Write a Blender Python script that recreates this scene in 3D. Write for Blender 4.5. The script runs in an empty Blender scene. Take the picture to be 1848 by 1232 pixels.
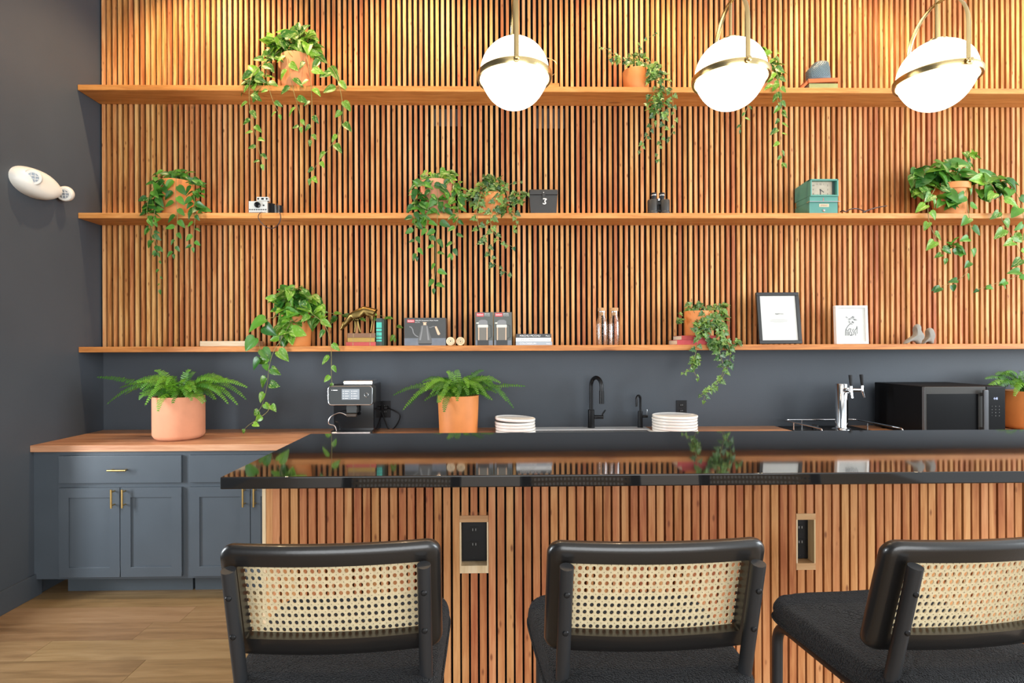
import bpy, bmesh, math, random
from mathutils import Vector, Matrix, Euler

# ------------------------------------------------------------------ camera, world, lights, exposure
SC = bpy.context.scene
COL = SC.collection
rng = random.Random(11)
W, H = 1848, 1232
F_PX = 1030.0                      # focal length in pixels of the 1848 wide frame
YAW, ROLL = 0.0172, 0.0036
CX, CY = 897.5, 628.0              # principal point
CAM = Vector((0.0, 0.0, 1.4855))
_F = Vector((math.sin(YAW), math.cos(YAW), 0)); _R = Vector((math.cos(YAW), -math.sin(YAW), 0)); _U = Vector((0, 0, 1))
_E1 = _R * math.cos(ROLL) - _U * math.sin(ROLL)
_E2 = _R * math.sin(ROLL) + _U * math.cos(ROLL)

cam_d = bpy.data.cameras.new('camera'); cam = bpy.data.objects.new('camera', cam_d); COL.objects.link(cam)
cam.matrix_world = Matrix(((_E1.x, _E2.x, -_F.x, CAM.x), (_E1.y, _E2.y, -_F.y, CAM.y), (_E1.z, _E2.z, -_F.z, CAM.z), (0, 0, 0, 1)))
cam_d.sensor_width = 36.0; cam_d.lens = F_PX / W * 36.0
cam_d.shift_x = (W / 2 - CX) / W; cam_d.shift_y = (CY - H / 2) / W
cam_d.clip_start = 0.05
SC.camera = cam

world = bpy.data.worlds.new('room_daylight'); SC.world = world; world.use_nodes = True
world.node_tree.nodes['Background'].inputs[0].default_value = (0.90, 0.96, 1.0, 1)
world.node_tree.nodes['Background'].inputs[1].default_value = 1.3

vs = SC.view_settings
vs.view_transform = 'Standard'; vs.look = 'None'; vs.gamma = 1.0; vs.use_curve_mapping = False
vs.exposure = -0.08
SC.cycles.use_denoising = True

def area_light(name, loc, target, sx, sy, power, color):
    d = bpy.data.lights.new(name, 'AREA'); d.shape = 'RECTANGLE'; d.size = sx; d.size_y = sy; d.energy = power; d.color = color
    o = bpy.data.objects.new(name, d); COL.objects.link(o); o.location = loc
    o.rotation_euler = (Vector(target) - Vector(loc)).to_track_quat('-Z', 'Y').to_euler()
    return o
# daylight entering through the tall window in the left wall, and the glazed shop front behind the camera
area_light('window_daylight', (-3.9, 2.1, 1.45), (-1.8, 3.6, 0.85), 0.40, 1.3, 150, (0.86, 0.94, 1.0))
area_light('shopfront_daylight', (0.8, -4.6, 1.75), (0.8, 3.0, 1.6), 7.0, 3.0, 430, (0.95, 0.98, 1.0))

area_light('side_fill_light', (6.8, 0.6, 2.5), (-2.7, 2.6, 2.3), 3.5, 2.8, 420, (0.86, 0.94, 1.0))  # added cool fill from the unseen right side, brightens the left wall

# ------------------------------------------------------------------ pixel -> place
def ray(px, py):
    u = (px - CX) / F_PX; v = (CY - py) / F_PX
    a = u * math.cos(ROLL) + v * math.sin(ROLL); b = -u * math.sin(ROLL) + v * math.cos(ROLL)
    return _F + _R * a + _U * b
def at(px, py, Y):                 # the point seen at a pixel, on the vertical plane at depth Y
    d = ray(px, py); return CAM + d * (Y / d.y)
def atz(px, py, z):                # ... on the horizontal plane at height z
    d = ray(px, py); return CAM + d * ((z - CAM.z) / d.z)
def atx(px, py, x):                # ... on the side plane at x
    d = ray(px, py); return CAM + d * (x / d.x)
def xat(px, Y, py=628): return at(px, py, Y).x
def zat(px, py, Y): return at(px, py, Y).z

# ------------------------------------------------------------------ materials
MATS = {}
def _mat(name):
    m = bpy.data.materials.new(name); m.use_nodes = True
    nt = m.node_tree; b = nt.nodes['Principled BSDF']
    return m, nt, b
def pm(name, col, rough=0.5, metal=0.0, bump=0.0, bscale=60.0, var=0.0, vscale=6.0, coat=0.0, spec=0.5, emit=None, estr=0.0, rnd=0.0):
    """plain procedural material: colour with a little noise, optional bump, optional per-object variation"""
    if name in MATS: return MATS[name]
    m, nt, b = _mat(name); N = nt.nodes; L = nt.links
    b.inputs['Base Color'].default_value = (*col, 1); b.inputs['Roughness'].default_value = rough
    b.inputs['Metallic'].default_value = metal; b.inputs['Specular IOR Level'].default_value = spec
    b.inputs['Coat Weight'].default_value = coat; b.inputs['Coat Roughness'].default_value = 0.05
    tc = N.new('ShaderNodeTexCoord')
    if var > 0 or rnd > 0:
        nz = N.new('ShaderNodeTexNoise'); nz.inputs['Scale'].default_value = vscale; nz.inputs['Detail'].default_value = 5
        L.new(tc.outputs['Object'], nz.inputs['Vector'])
        hs = N.new('ShaderNodeHueSaturation'); hs.inputs['Color'].default_value = (*col, 1)
        mr = N.new('ShaderNodeMapRange'); mr.inputs[1].default_value = 0.25; mr.inputs[2].default_value = 0.75
        mr.inputs[3].default_value = 1 - var; mr.inputs[4].default_value = 1 + var
        L.new(nz.outputs['Fac'], mr.inputs[0])
        if rnd > 0:
            oi = N.new('ShaderNodeObjectInfo'); m2 = N.new('ShaderNodeMapRange'); m2.inputs[3].default_value = 1 - rnd; m2.inputs[4].default_value = 1 + rnd
            L.new(oi.outputs['Random'], m2.inputs[0]); mu = N.new('ShaderNodeMath'); mu.operation = 'MULTIPLY'
            L.new(mr.outputs[0], mu.inputs[0]); L.new(m2.outputs[0], mu.inputs[1]); L.new(mu.outputs[0], hs.inputs['Value'])
        else:
            L.new(mr.outputs[0], hs.inputs['Value'])
        L.new(hs.outputs['Color'], b.inputs['Base Color'])
    if bump > 0:
        n2 = N.new('ShaderNodeTexNoise'); n2.inputs['Scale'].default_value = bscale; n2.inputs['Detail'].default_value = 4
        L.new(tc.outputs['Object'], n2.inputs['Vector'])
        bp = N.new('ShaderNodeBump'); bp.inputs['Strength'].default_value = bump; bp.inputs['Distance'].default_value = 0.005
        L.new(n2.outputs['Fac'], bp.inputs['Height']); L.new(bp.outputs['Normal'], b.inputs['Normal'])
    if emit:
        b.inputs['Emission Color'].default_value = (*emit, 1); b.inputs['Emission Strength'].default_value = estr
    MATS[name] = m; return m

def wood(name, dark, mid, pale, axis='Z', stretch=14.0, scale=9.0, rough=0.55, rnd=0.5, knots=0.55, bump=0.15, knot_scale=(6, 6, 2.2), coat=0.0):
    """grained timber; Object Info random shifts grain and tone so each piece is its own board"""
    if name in MATS: return MATS[name]
    m, nt, b = _mat(name); N = nt.nodes; L = nt.links
    tc = N.new('ShaderNodeTexCoord'); oi = N.new('ShaderNodeObjectInfo')
    off = N.new('ShaderNodeVectorMath'); off.operation = 'SCALE'; off.inputs[0].default_value = (31.7, 17.3, 43.1)
    L.new(oi.outputs['Random'], off.inputs['Scale'])
    ad = N.new('ShaderNodeVectorMath'); ad.operation = 'ADD'; L.new(tc.outputs['Object'], ad.inputs[0]); L.new(off.outputs[0], ad.inputs[1])
    mp = N.new('ShaderNodeMapping'); s = [stretch] * 3; s['XYZ'.index(axis)] = 1.0
    mp.inputs['Scale'].default_value = s; L.new(ad.outputs[0], mp.inputs['Vector'])
    n1 = N.new('ShaderNodeTexNoise'); n1.inputs['Scale'].default_value = scale * 0.35; n1.inputs['Detail'].default_value = 6; n1.inputs['Distortion'].default_value = 0.6
    L.new(mp.outputs[0], n1.inputs['Vector'])
    n2 = N.new('ShaderNodeTexNoise'); n2.inputs['Scale'].default_value = scale * 1.8; n2.inputs['Detail'].default_value = 3
    L.new(mp.outputs[0], n2.inputs['Vector'])
    mx = N.new('ShaderNodeMath'); mx.operation = 'MULTIPLY_ADD'; mx.inputs[1].default_value = 0.35; L.new(n2.outputs['Fac'], mx.inputs[0])
    sb = N.new('ShaderNodeMath'); sb.operation = 'SUBTRACT'; sb.inputs[1].default_value = 0.175; L.new(n1.outputs['Fac'], sb.inputs[0]); L.new(sb.outputs[0], mx.inputs[2])
    # tone shift per board
    rs = N.new('ShaderNodeMapRange'); rs.inputs[3].default_value = -0.5 * rnd * 0.6; rs.inputs[4].default_value = 0.5 * rnd * 0.6; L.new(oi.outputs['Random'], rs.inputs[0])
    a2 = N.new('ShaderNodeMath'); a2.operation = 'ADD'; L.new(mx.outputs[0], a2.inputs[0]); L.new(rs.outputs[0], a2.inputs[1])
    cr = N.new('ShaderNodeValToRGB'); e = cr.color_ramp.elements
    e[0].position = 0.26; e[0].color = (*dark, 1); e[1].position = 0.74; e[1].color = (*pale, 1)
    k = e.new(0.5); k.color = (*mid, 1)
    L.new(a2.outputs[0], cr.inputs['Fac'])
    out = cr.outputs['Color']
    # hue wobble per board
    hs = N.new('ShaderNodeHueSaturation'); hm = N.new('ShaderNodeMath'); hm.operation = 'FRACT'
    h1 = N.new('ShaderNodeMath'); h1.operation = 'MULTIPLY'; h1.inputs[1].default_value = 7.31; L.new(oi.outputs['Random'], h1.inputs[0]); L.new(h1.outputs[0], hm.inputs[0])
    hr = N.new('ShaderNodeMapRange'); hr.inputs[3].default_value = 0.5 - 0.018 * rnd; hr.inputs[4].default_value = 0.5 + 0.014 * rnd; L.new(hm.outputs[0], hr.inputs[0])
    L.new(hr.outputs[0], hs.inputs['Hue']); L.new(out, hs.inputs['Color']); out = hs.outputs['Color']
    if knots > 0:
        km = N.new('ShaderNodeMapping'); km.inputs['Scale'].default_value = knot_scale; L.new(ad.outputs[0], km.inputs['Vector'])
        vo = N.new('ShaderNodeTexVoronoi'); vo.inputs['Scale'].default_value = 1.0; L.new(km.outputs[0], vo.inputs['Vector'])
        kr = N.new('ShaderNodeMapRange'); kr.inputs[1].default_value = 0.06; kr.inputs[2].default_value = 0.15; kr.inputs[3].default_value = knots; kr.inputs[4].default_value = 0.0
        L.new(vo.outputs['Distance'], kr.inputs[0])
        mc = N.new('ShaderNodeMix'); mc.data_type = 'RGBA'; L.new(kr.outputs[0], mc.inputs['Factor']); L.new(out, mc.inputs['A'])
        mc.inputs['B'].default_value = (dark[0] * .45, dark[1] * .35, dark[2] * .3, 1); out = mc.outputs['Result']
    L.new(out, b.inputs['Base Color'])
    b.inputs['Roughness'].default_value = rough; b.inputs['Specular IOR Level'].default_value = 0.35; b.inputs['Coat Weight'].default_value = coat
    bp = N.new('ShaderNodeBump'); bp.inputs['Strength'].default_value = bump; bp.inputs['Distance'].default_value = 0.002
    L.new(n2.outputs['Fac'], bp.inputs['Height']); L.new(bp.outputs['Normal'], b.inputs['Normal'])
    MATS[name] = m; return m

def leaf_mat(name, deep, light, pale, varieg, rough=0.38):
    m, nt, b = _mat(name); N = nt.nodes; L = nt.links
    tc = N.new('ShaderNodeTexCoord'); oi = N.new('ShaderNodeObjectInfo')
    off = N.new('ShaderNodeVectorMath'); off.operation = 'SCALE'; off.inputs[0].default_value = (51.7, 37.3, 23.1); L.new(oi.outputs['Random'], off.inputs['Scale'])
    ad = N.new('ShaderNodeVectorMath'); ad.operation = 'ADD'; L.new(tc.outputs['Object'], ad.inputs[0]); L.new(off.outputs[0], ad.inputs[1])
    cr = N.new('ShaderNodeValToRGB'); e = cr.color_ramp.elements; e[0].color = (*deep, 1); e[1].color = (*light, 1); e[0].position = .15; e[1].position = .9
    L.new(oi.outputs['Random'], cr.inputs['Fac'])
    mp = N.new('ShaderNodeMapping'); mp.inputs['Scale'].default_value = (3.2, 1.1, 1); L.new(ad.outputs[0], mp.inputs['Vector'])
    nz = N.new('ShaderNodeTexNoise'); nz.inputs['Scale'].default_value = 2.4; nz.inputs['Detail'].default_value = 4; nz.inputs['Distortion'].default_value = 1.2; L.new(mp.outputs[0], nz.inputs['Vector'])
    mr = N.new('ShaderNodeMapRange'); mr.inputs[1].default_value = 0.60 - 0.1 * varieg; mr.inputs[2].default_value = 0.68; mr.inputs[3].default_value = 0; mr.inputs[4].default_value = 0.85 * min(1, varieg * 1.5)
    L.new(nz.outputs['Fac'], mr.inputs[0])
    mc = N.new('ShaderNodeMix'); mc.data_type = 'RGBA'; L.new(mr.outputs[0], mc.inputs['Factor']); L.new(cr.outputs['Color'], mc.inputs['A']); mc.inputs['B'].default_value = (*pale, 1)
    L.new(mc.outputs['Result'], b.inputs['Base Color'])
    b.inputs['Roughness'].default_value = rough
    b.inputs['Subsurface Weight'].default_value = 0.0
    tr = N.new('ShaderNodeBsdfTranslucent'); L.new(mc.outputs['Result'], tr.inputs['Color'])
    ms = N.new('ShaderNodeMixShader'); ms.inputs[0].default_value = 0.22
    L.new(b.outputs[0], ms.inputs[1]); L.new(tr.outputs[0], ms.inputs[2]); L.new(ms.outputs[0], N['Material Output'].inputs[0])
    MATS[name] = m; return m

def glass_mat(name, tint=(1, 1, 1), rough=0.02):
    m, nt, b = _mat(name); N = nt.nodes; L = nt.links
    t = N.new('ShaderNodeBsdfTransparent'); t.inputs[0].default_value = (*tint, 1)
    g = N.new('ShaderNodeBsdfGlossy'); g.inputs['Roughness'].default_value = rough
    lw = N.new('ShaderNodeLayerWeight'); lw.inputs['Blend'].default_value = 0.28
    ms = N.new('ShaderNodeMixShader'); L.new(lw.outputs['Facing'], ms.inputs[0]); L.new(t.outputs[0], ms.inputs[1]); L.new(g.outputs[0], ms.inputs[2])
    L.new(ms.outputs[0], N['Material Output'].inputs[0])
    MATS[name] = m; return m

# ------------------------------------------------------------------ mesh helpers
class MB:
    """collects shapes; build() links them as ONE mesh object"""
    def __init__(s): s.v = []; s.f = []; s.bev = False
    def add(s, vs, fs):
        o = len(s.v); s.v += [tuple(p) for p in vs]; s.f += [tuple(i + o for i in f) for f in fs]; return s
    def box(s, x0, x1, y0, y1, z0, z1):
        return s.add([(x0, y0, z0), (x1, y0, z0), (x1, y1, z0), (x0, y1, z0), (x0, y0, z1), (x1, y0, z1), (x1, y1, z1), (x0, y1, z1)],
                     [(0, 3, 2, 1), (4, 5, 6, 7), (0, 1, 5, 4), (1, 2, 6, 5), (2, 3, 7, 6), (3, 0, 4, 7)])
    def rbox(s, x0, x1, y0, y1, z0, z1, r=0.004, seg=2, mat=None):
        s.bev = True; bm = bmesh.new(); bmesh.ops.create_cube(bm, size=1)
        for v in bm.verts: v.co = Vector(((x0 + x1) / 2 + v.co.x * (x1 - x0), (y0 + y1) / 2 + v.co.y * (y1 - y0), (z0 + z1) / 2 + v.co.z * (z1 - z0)))
        bmesh.ops.bevel(bm, geom=bm.edges[:], offset=r, segments=seg, affect='EDGES', profile=0.5)
        bm.verts.index_update(); vs = [v.co.copy() for v in bm.verts]
        if mat: vs = [mat @ v for v in vs]
        s.add(vs, [[v.index for v in f.verts] for f in bm.faces]); bm.free(); return s
    def tube(s, pts, r, n=10, closed=False, caps=True, flat=None):
        """r: number or list; flat=(a,b): elliptical section half-axes in units of r along side / up"""
        pts = [Vector(p) for p in pts]; m = len(pts); R = r if isinstance(r, (list, tuple)) else [r] * m
        fa, fb = flat or (1, 1)
        T = []
        for i in range(m):
            a = pts[(i - 1) % m] if (closed or i > 0) else pts[i]; c = pts[(i + 1) % m] if (closed or i < m - 1) else pts[i]
            t = (c - a); T.append(t.normalized() if t.length > 1e-9 else Vector((0, 0, 1)))
        ref = Vector((0, 0, 1)) if abs(T[0].z) < 0.9 else Vector((1, 0, 0))
        u = (ref - T[0] * ref.dot(T[0])).normalized(); vs = []
        for i in range(m):
            u = (u - T[i] * u.dot(T[i])); u = u.normalized() if u.length > 1e-6 else Vector((1, 0, 0))
            w = T[i].cross(u)
            for k in range(n):
                a = 2 * math.pi * k / n; vs.append(pts[i] + (w * math.cos(a) * fa + u * math.sin(a) * fb) * R[i])
        fs = []
        for i in range(m if closed else m - 1):
            j = (i + 1) % m
            for k in range(n): fs.append((i * n + k, i * n + (k + 1) % n, j * n + (k + 1) % n, j * n + k))
        if caps and not closed: fs.append(tuple(reversed(range(n)))); fs.append(tuple(range((m - 1) * n, m * n)))
        return s.add(vs, fs)
    def cyl(s, p0, p1, r0, r1=None, n=16): return s.tube([p0, p1], [r0, r0 if r1 is None else r1], n)
    def lathe(s, prof, c=(0, 0, 0), n=28, axis='Z', capends=True):
        vs = []; fs = []; m = len(prof); c = Vector(c)
        for r, h in prof:
            for k in range(n):
                a = 2 * math.pi * k / n; p = (r * math.cos(a), r * math.sin(a), h)
                if axis == 'Y': p = (p[0], h, p[1])
                elif axis == 'X': p = (h, p[0], p[1])
                vs.append(c + Vector(p))
        flip = axis == 'Y'
        for i in range(m - 1):
            for k in range(n):
                q = (i * n + k, i * n + (k + 1) % n, (i + 1) * n + (k + 1) % n, (i + 1) * n + k); fs.append(tuple(reversed(q)) if flip else q)
        if capends:
            a = tuple(reversed(range(n))); b2 = tuple(range((m - 1) * n, m * n))
            if prof[0][0] > 1e-6: fs.append(tuple(reversed(a)) if flip else a)
            if prof[-1][0] > 1e-6: fs.append(tuple(reversed(b2)) if flip else b2)
        return s.add(vs, fs)
    def prism(s, poly, y0, y1, M=None):
        """polygon in (x,z) extruded along y"""
        n = len(poly); vs = [Vector((x, y0, z)) for x, z in poly] + [Vector((x, y1, z)) for x, z in poly]
        if M: vs = [M @ v for v in vs]
        fs = [tuple(range(n)), tuple(reversed(range(n, 2 * n)))] + [(i, i + n, (i + 1) % n + n, (i + 1) % n) for i in range(n)]
        return s.add(vs, fs)
    def ribbon(s, pts, w, y):
        """flat printed line in the xz plane at depth y"""
        P = [Vector((p[0], p[1])) for p in pts]; vs = []; fs = []
        for i, p in enumerate(P):
            t = (P[min(i + 1, len(P) - 1)] - P[max(i - 1, 0)]); t = t.normalized() if t.length else Vector((1, 0)); nn = Vector((-t.y, t.x)) * w / 2
            vs += [(p.x + nn.x, y, p.y + nn.y), (p.x - nn.x, y, p.y - nn.y)]
        for i in range(len(P) - 1): fs.append((2 * i, 2 * i + 1, 2 * i + 3, 2 * i + 2))
        return s.add(vs, fs)
    def mesh(s, name, mat, smooth=True, angle=38):
        me = bpy.data.meshes.new(name); me.from_pydata([tuple(v) for v in s.v], [], s.f); me.update()
        if smooth:
            me.shade_smooth(); me.set_sharp_from_angle(angle=math.radians(angle))
        me.materials.append(mat); return me
    def build(s, name, mat, parent=None, loc=None, smooth=True, angle=38, label=None):
        o = put(name, s.mesh(name, mat, smooth, angle), parent, loc, label)
        if s.bev and smooth:                                            # keeps the big faces of bevelled boxes truly flat
            wn = o.modifiers.new('weighted_normals', 'WEIGHTED_NORMAL'); wn.weight = 100; wn.keep_sharp = True
        return o

def put(name, me, parent=None, loc=None, label=None):
    o = bpy.data.objects.new(name, me); COL.objects.link(o)
    if parent is not None: o.parent = parent
    if loc is not None: o.location = loc
    if label: o['label'] = label
    return o
def tag(o, label, cat, group=None):
    o['label'] = label; o['category'] = cat
    if group: o['group'] = group
    return o
def thing(name, label, cat, loc=(0, 0, 0), rz=0.0, group=None):
    o = bpy.data.objects.new(name, None); COL.objects.link(o); o.empty_display_size = 0.05
    o.location = loc; o.rotation_euler = (0, 0, rz)
    return tag(o, label, cat, group)
def struct(o): o['kind'] = 'structure'; return o
def copy_tree(o, parent=None):
    c = o.copy(); COL.objects.link(c); c.parent = parent
    for ch in list(o.children): copy_tree(ch, c)
    return c
def smooth_path(pts, n=6, closed=False):
    P = [Vector(p) for p in pts]; out = []; m = len(P)
    for i in range(m if closed else m - 1):
        if closed: a, b, c, d = P[(i - 1) % m], P[i], P[(i + 1) % m], P[(i + 2) % m]
        else: a, b, c, d = P[max(i - 1, 0)], P[i], P[i + 1], P[min(i + 2, m - 1)]
        for k in range(n):
            t = k / n; out.append(0.5 * ((2 * b) + (c - a) * t + (2 * a - 5 * b + 4 * c - d) * t * t + (3 * b - a - 3 * c + d) * t ** 3))
    if not closed: out.append(P[-1])
    return out
def arc_path(pts, r, n=6):
    """polyline with its corners rounded to radius r"""
    P = [Vector(p) for p in pts]; out = [P[0]]
    for i in range(1, len(P) - 1):
        a, b, c = P[i - 1], P[i], P[i + 1]; d1 = (a - b).normalized(); d2 = (c - b).normalized()
        rr = min(r, (a - b).length * .49, (c - b).length * .49)
        p, q = b + d1 * rr, b + d2 * rr
        for k in range(n + 1):
            t = k / n; out.append(p * (1 - t) ** 2 + b * 2 * t * (1 - t) + q * t * t)
    out.append(P[-1]); return out
def text_part(body, size, mat, parent, loc, align='LEFT', width=None, name='lettering'):
    """flat printed lettering facing -y; width: squeeze or stretch to this width"""
    cu = bpy.data.curves.new('lettering', 'FONT'); cu.body = body; cu.size = size; cu.align_x = align
    t = bpy.data.objects.new('lettering', cu); COL.objects.link(t); bpy.context.view_layer.update()
    me = bpy.data.meshes.new_from_object(t.evaluated_get(bpy.context.evaluated_depsgraph_get()))
    bpy.data.objects.remove(t); bpy.data.curves.remove(cu)
    k = 1.0
    if width and len(me.vertices):
        xs = [v.co.x for v in me.vertices]; k = width / max(1e-6, max(xs) - min(xs))
    for v in me.vertices: v.co = Vector((v.co.x * k, 0, v.co.y))
    me.materials.clear(); me.materials.append(mat)
    return put(name, me, parent, loc)
# ------------------------------------------------------------------ shared materials
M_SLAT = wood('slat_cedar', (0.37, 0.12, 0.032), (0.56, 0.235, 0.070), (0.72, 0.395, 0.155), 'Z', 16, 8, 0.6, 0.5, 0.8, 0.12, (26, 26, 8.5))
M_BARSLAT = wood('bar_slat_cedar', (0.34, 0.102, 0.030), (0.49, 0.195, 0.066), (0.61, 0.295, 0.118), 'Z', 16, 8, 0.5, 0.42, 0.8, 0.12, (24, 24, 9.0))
M_SHELF = wood('shelf_timber', (0.38, 0.135, 0.03), (0.52, 0.205, 0.05), (0.62, 0.28, 0.085), 'X', 12, 9, 0.5, 0.3, 0.6, 0.1, (2.2, 8, 12))
M_BUTCHER = wood('butcher_block', (0.36, 0.155, 0.075), (0.50, 0.25, 0.135), (0.62, 0.36, 0.22), 'X', 18, 5, 0.42, 0.3, 0.0, 0.06)
M_PLANK = wood('oak_plank', (0.145, 0.086, 0.038), (0.20, 0.122, 0.056), (0.245, 0.157, 0.078), 'X', 11, 6, 0.45, 0.45, 0.35, 0.08, (1.2, 5, 1))
M_PALEWOOD = wood('pale_timber', (0.36, 0.25, 0.15), (0.45, 0.33, 0.21), (0.53, 0.42, 0.29), 'X', 12, 7, 0.6, 0.4, 0.0, 0.08)
M_RECESS = wood('recess_timber', (0.42, 0.21, 0.09), (0.52, 0.29, 0.135), (0.60, 0.37, 0.19), 'X', 12, 7, 0.55, 0.3, 0.0, 0.08)
M_PALEEDGE = wood('pale_edge_timber', (0.62, 0.44, 0.24), (0.74, 0.56, 0.34), (0.82, 0.66, 0.45), 'Z', 12, 7, 0.6, 0.3, 0.0, 0.08)
M_WALL = pm('charcoal_wall_paint', (0.056, 0.065, 0.077), 0.5, bump=0.12, bscale=260, var=0.10, vscale=1.6, spec=0.3)
M_BACKING = pm('black_backing', (0.005, 0.005, 0.005), 0.9, spec=0.1)
M_CEIL = pm('ceiling_paint', (0.80, 0.79, 0.77), 0.9, var=0.03)
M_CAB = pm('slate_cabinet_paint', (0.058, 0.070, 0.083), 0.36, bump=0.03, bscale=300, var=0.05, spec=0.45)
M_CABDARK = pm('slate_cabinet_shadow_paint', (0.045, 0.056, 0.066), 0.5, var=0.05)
M_BRASS = pm('brushed_brass', (0.62, 0.43, 0.17), 0.28, 1.0, var=0.05, vscale=40)
M_BRASSPALE = pm('aged_brass', (0.56, 0.42, 0.20), 0.24, 1.0, var=0.04, vscale=30)
M_BLACKMETAL = pm('black_metal', (0.014, 0.014, 0.015), 0.32, 0.6, var=0.05)
M_POWDER = pm('black_powder_coat', (0.022, 0.023, 0.025), 0.42, 0.2, bump=0.05, bscale=400)
M_BLACKWOOD = pm('black_lacquered_wood', (0.011, 0.010, 0.0095), 0.30, 0.0, bump=0.04, bscale=180, coat=0.25)
M_BLACKPLASTIC = pm('black_plastic', (0.009, 0.009, 0.010), 0.4, spec=0.25)
M_GLOSSBLACK = pm('gloss_black', (0.005, 0.005, 0.006), 0.10, spec=0.4)
M_STEEL = pm('stainless_steel', (0.62, 0.63, 0.64), 0.22, 1.0, var=0.03, vscale=50)
M_CHROME = pm('chrome', (0.75, 0.76, 0.77), 0.07, 1.0)
M_WHITE = pm('white_paint', (0.76, 0.75, 0.72), 0.45, var=0.02)
M_WHITEPRINT = pm('white_print', (0.82, 0.82, 0.80), 0.6)
M_BLACKPRINT = pm('black_print', (0.02, 0.02, 0.02), 0.6)
M_GREYPRINT = pm('grey_print', (0.33, 0.33, 0.32), 0.6)
M_REDPRINT = pm('red_print', (0.66, 0.055, 0.065), 0.5)
M_PAPER = pm('paper', (0.76, 0.75, 0.70), 0.8, var=0.02)
M_PAGES = pm('page_edges', (0.70, 0.63, 0.48), 0.8, var=0.12, vscale=120)
M_TERRA = pm('terracotta', (0.62, 0.245, 0.095), 0.75, bump=0.12, bscale=120, var=0.12, vscale=9)
M_TERRA2 = pm('glazed_orange_terracotta', (0.62, 0.22, 0.055), 0.6, bump=0.08, bscale=90, var=0.12, vscale=7)
M_TERRA3 = pm('pale_terracotta', (0.60, 0.255, 0.14), 0.8, bump=0.1, bscale=140, var=0.09, vscale=8)
M_SOIL = pm('potting_soil', (0.03, 0.02, 0.014), 0.95, bump=0.8, bscale=80)
M_STEM = pm('vine_stem', (0.22, 0.20, 0.06), 0.6, var=0.2, vscale=20)
M_CERAMIC = pm('white_stoneware', (0.82, 0.80, 0.76), 0.32, var=0.03, vscale=12, coat=0.2)
M_POTHOS = leaf_mat('pothos_leaf', (0.030, 0.13, 0.010), (0.155, 0.36, 0.022), (0.48, 0.58, 0.20), 0.8)
M_DARKPOTHOS = leaf_mat('philodendron_leaf', (0.022, 0.11, 0.014), (0.085, 0.26, 0.025), (0.20, 0.40, 0.09), 0.25)
M_IVY = leaf_mat('ivy_leaf', (0.030, 0.105, 0.022), (0.15, 0.29, 0.045), (0.50, 0.56, 0.28), 0.55)
M_FERN = leaf_mat('fern_frond', (0.032, 0.135, 0.009), (0.125, 0.31, 0.016), (0.20, 0.38, 0.035), 0.2, 0.5)
M_GLASS = glass_mat('clear_glass')
M_SCREEN = pm('lit_screen', (0.1, 0.11, 0.12), 0.2, emit=(0.62, 0.70, 0.78), estr=0.42)
M_CLOCKDIGITS = pm('lit_digits', (0.1, 0.1, 0.15), 0.4, emit=(0.55, 0.65, 1.0), estr=1.6)

def granite():
    m, nt, b = _mat('black_granite'); N = nt.nodes; L = nt.links
    tc = N.new('ShaderNodeTexCoord')
    vo = N.new('ShaderNodeTexVoronoi'); vo.inputs['Scale'].default_value = 240; L.new(tc.outputs['Object'], vo.inputs['Vector'])
    nz = N.new('ShaderNodeTexNoise'); nz.inputs['Scale'].default_value = 34; nz.inputs['Detail'].default_value = 6; L.new(tc.outputs['Object'], nz.inputs['Vector'])
    mr = N.new('ShaderNodeMapRange'); mr.inputs[1].default_value = 0.0; mr.inputs[2].default_value = 0.16; mr.inputs[3].default_value = 1; mr.inputs[4].default_value = 0; L.new(vo.outputs['Distance'], mr.inputs[0])
    m2 = N.new('ShaderNodeMapRange'); m2.inputs[1].default_value = 0.58; m2.inputs[2].default_value = 0.75; L.new(nz.outputs['Fac'], m2.inputs[0])
    mu = N.new('ShaderNodeMath'); mu.operation = 'MULTIPLY'; L.new(mr.outputs[0], mu.inputs[0]); L.new(m2.outputs[0], mu.inputs[1])
    mc = N.new('ShaderNodeMix'); mc.data_type = 'RGBA'; L.new(mu.outputs[0], mc.inputs['Factor']); mc.inputs['A'].default_value = (0.010, 0.010, 0.0105, 1); mc.inputs['B'].default_value = (0.22, 0.22, 0.22, 1)
    L.new(mc.outputs['Result'], b.inputs['Base Color']); b.inputs['Roughness'].default_value = 0.045; b.inputs['IOR'].default_value = 1.55
    return m
M_GRANITE = granite()

# ------------------------------------------------------------------ the room
XL, XR = -2.735, 4.75
YW = 4.111                         # face of the back wall
YS = 4.085                         # face of the slats on it
ZC = 4.35                          # ceiling
YB = -1.2
WIN = (0.9, 3.185, 0.25, 2.75)      # window opening in the left wall: y0, y1, z0, z1

struct(MB().box(XL - 0.30, XR, YW, YW + 0.15, -0.02, ZC).build('wall_back', M_WALL))
lw = MB()
lw.box(XL - 0.30, XL, -6.0, WIN[0], -0.02, ZC).box(XL - 0.30, XL, WIN[1], YW, -0.02, ZC)
lw.box(XL - 0.30, XL, WIN[0], WIN[1], -0.02, WIN[2]).box(XL - 0.30, XL, WIN[0], WIN[1], WIN[3], ZC)
struct(lw.build('wall_left', M_WALL))
struct(MB().box(XL - 0.30, XR, -6.0, YW + 0.15, ZC, ZC + 0.12).build('ceiling', M_CEIL))
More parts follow.
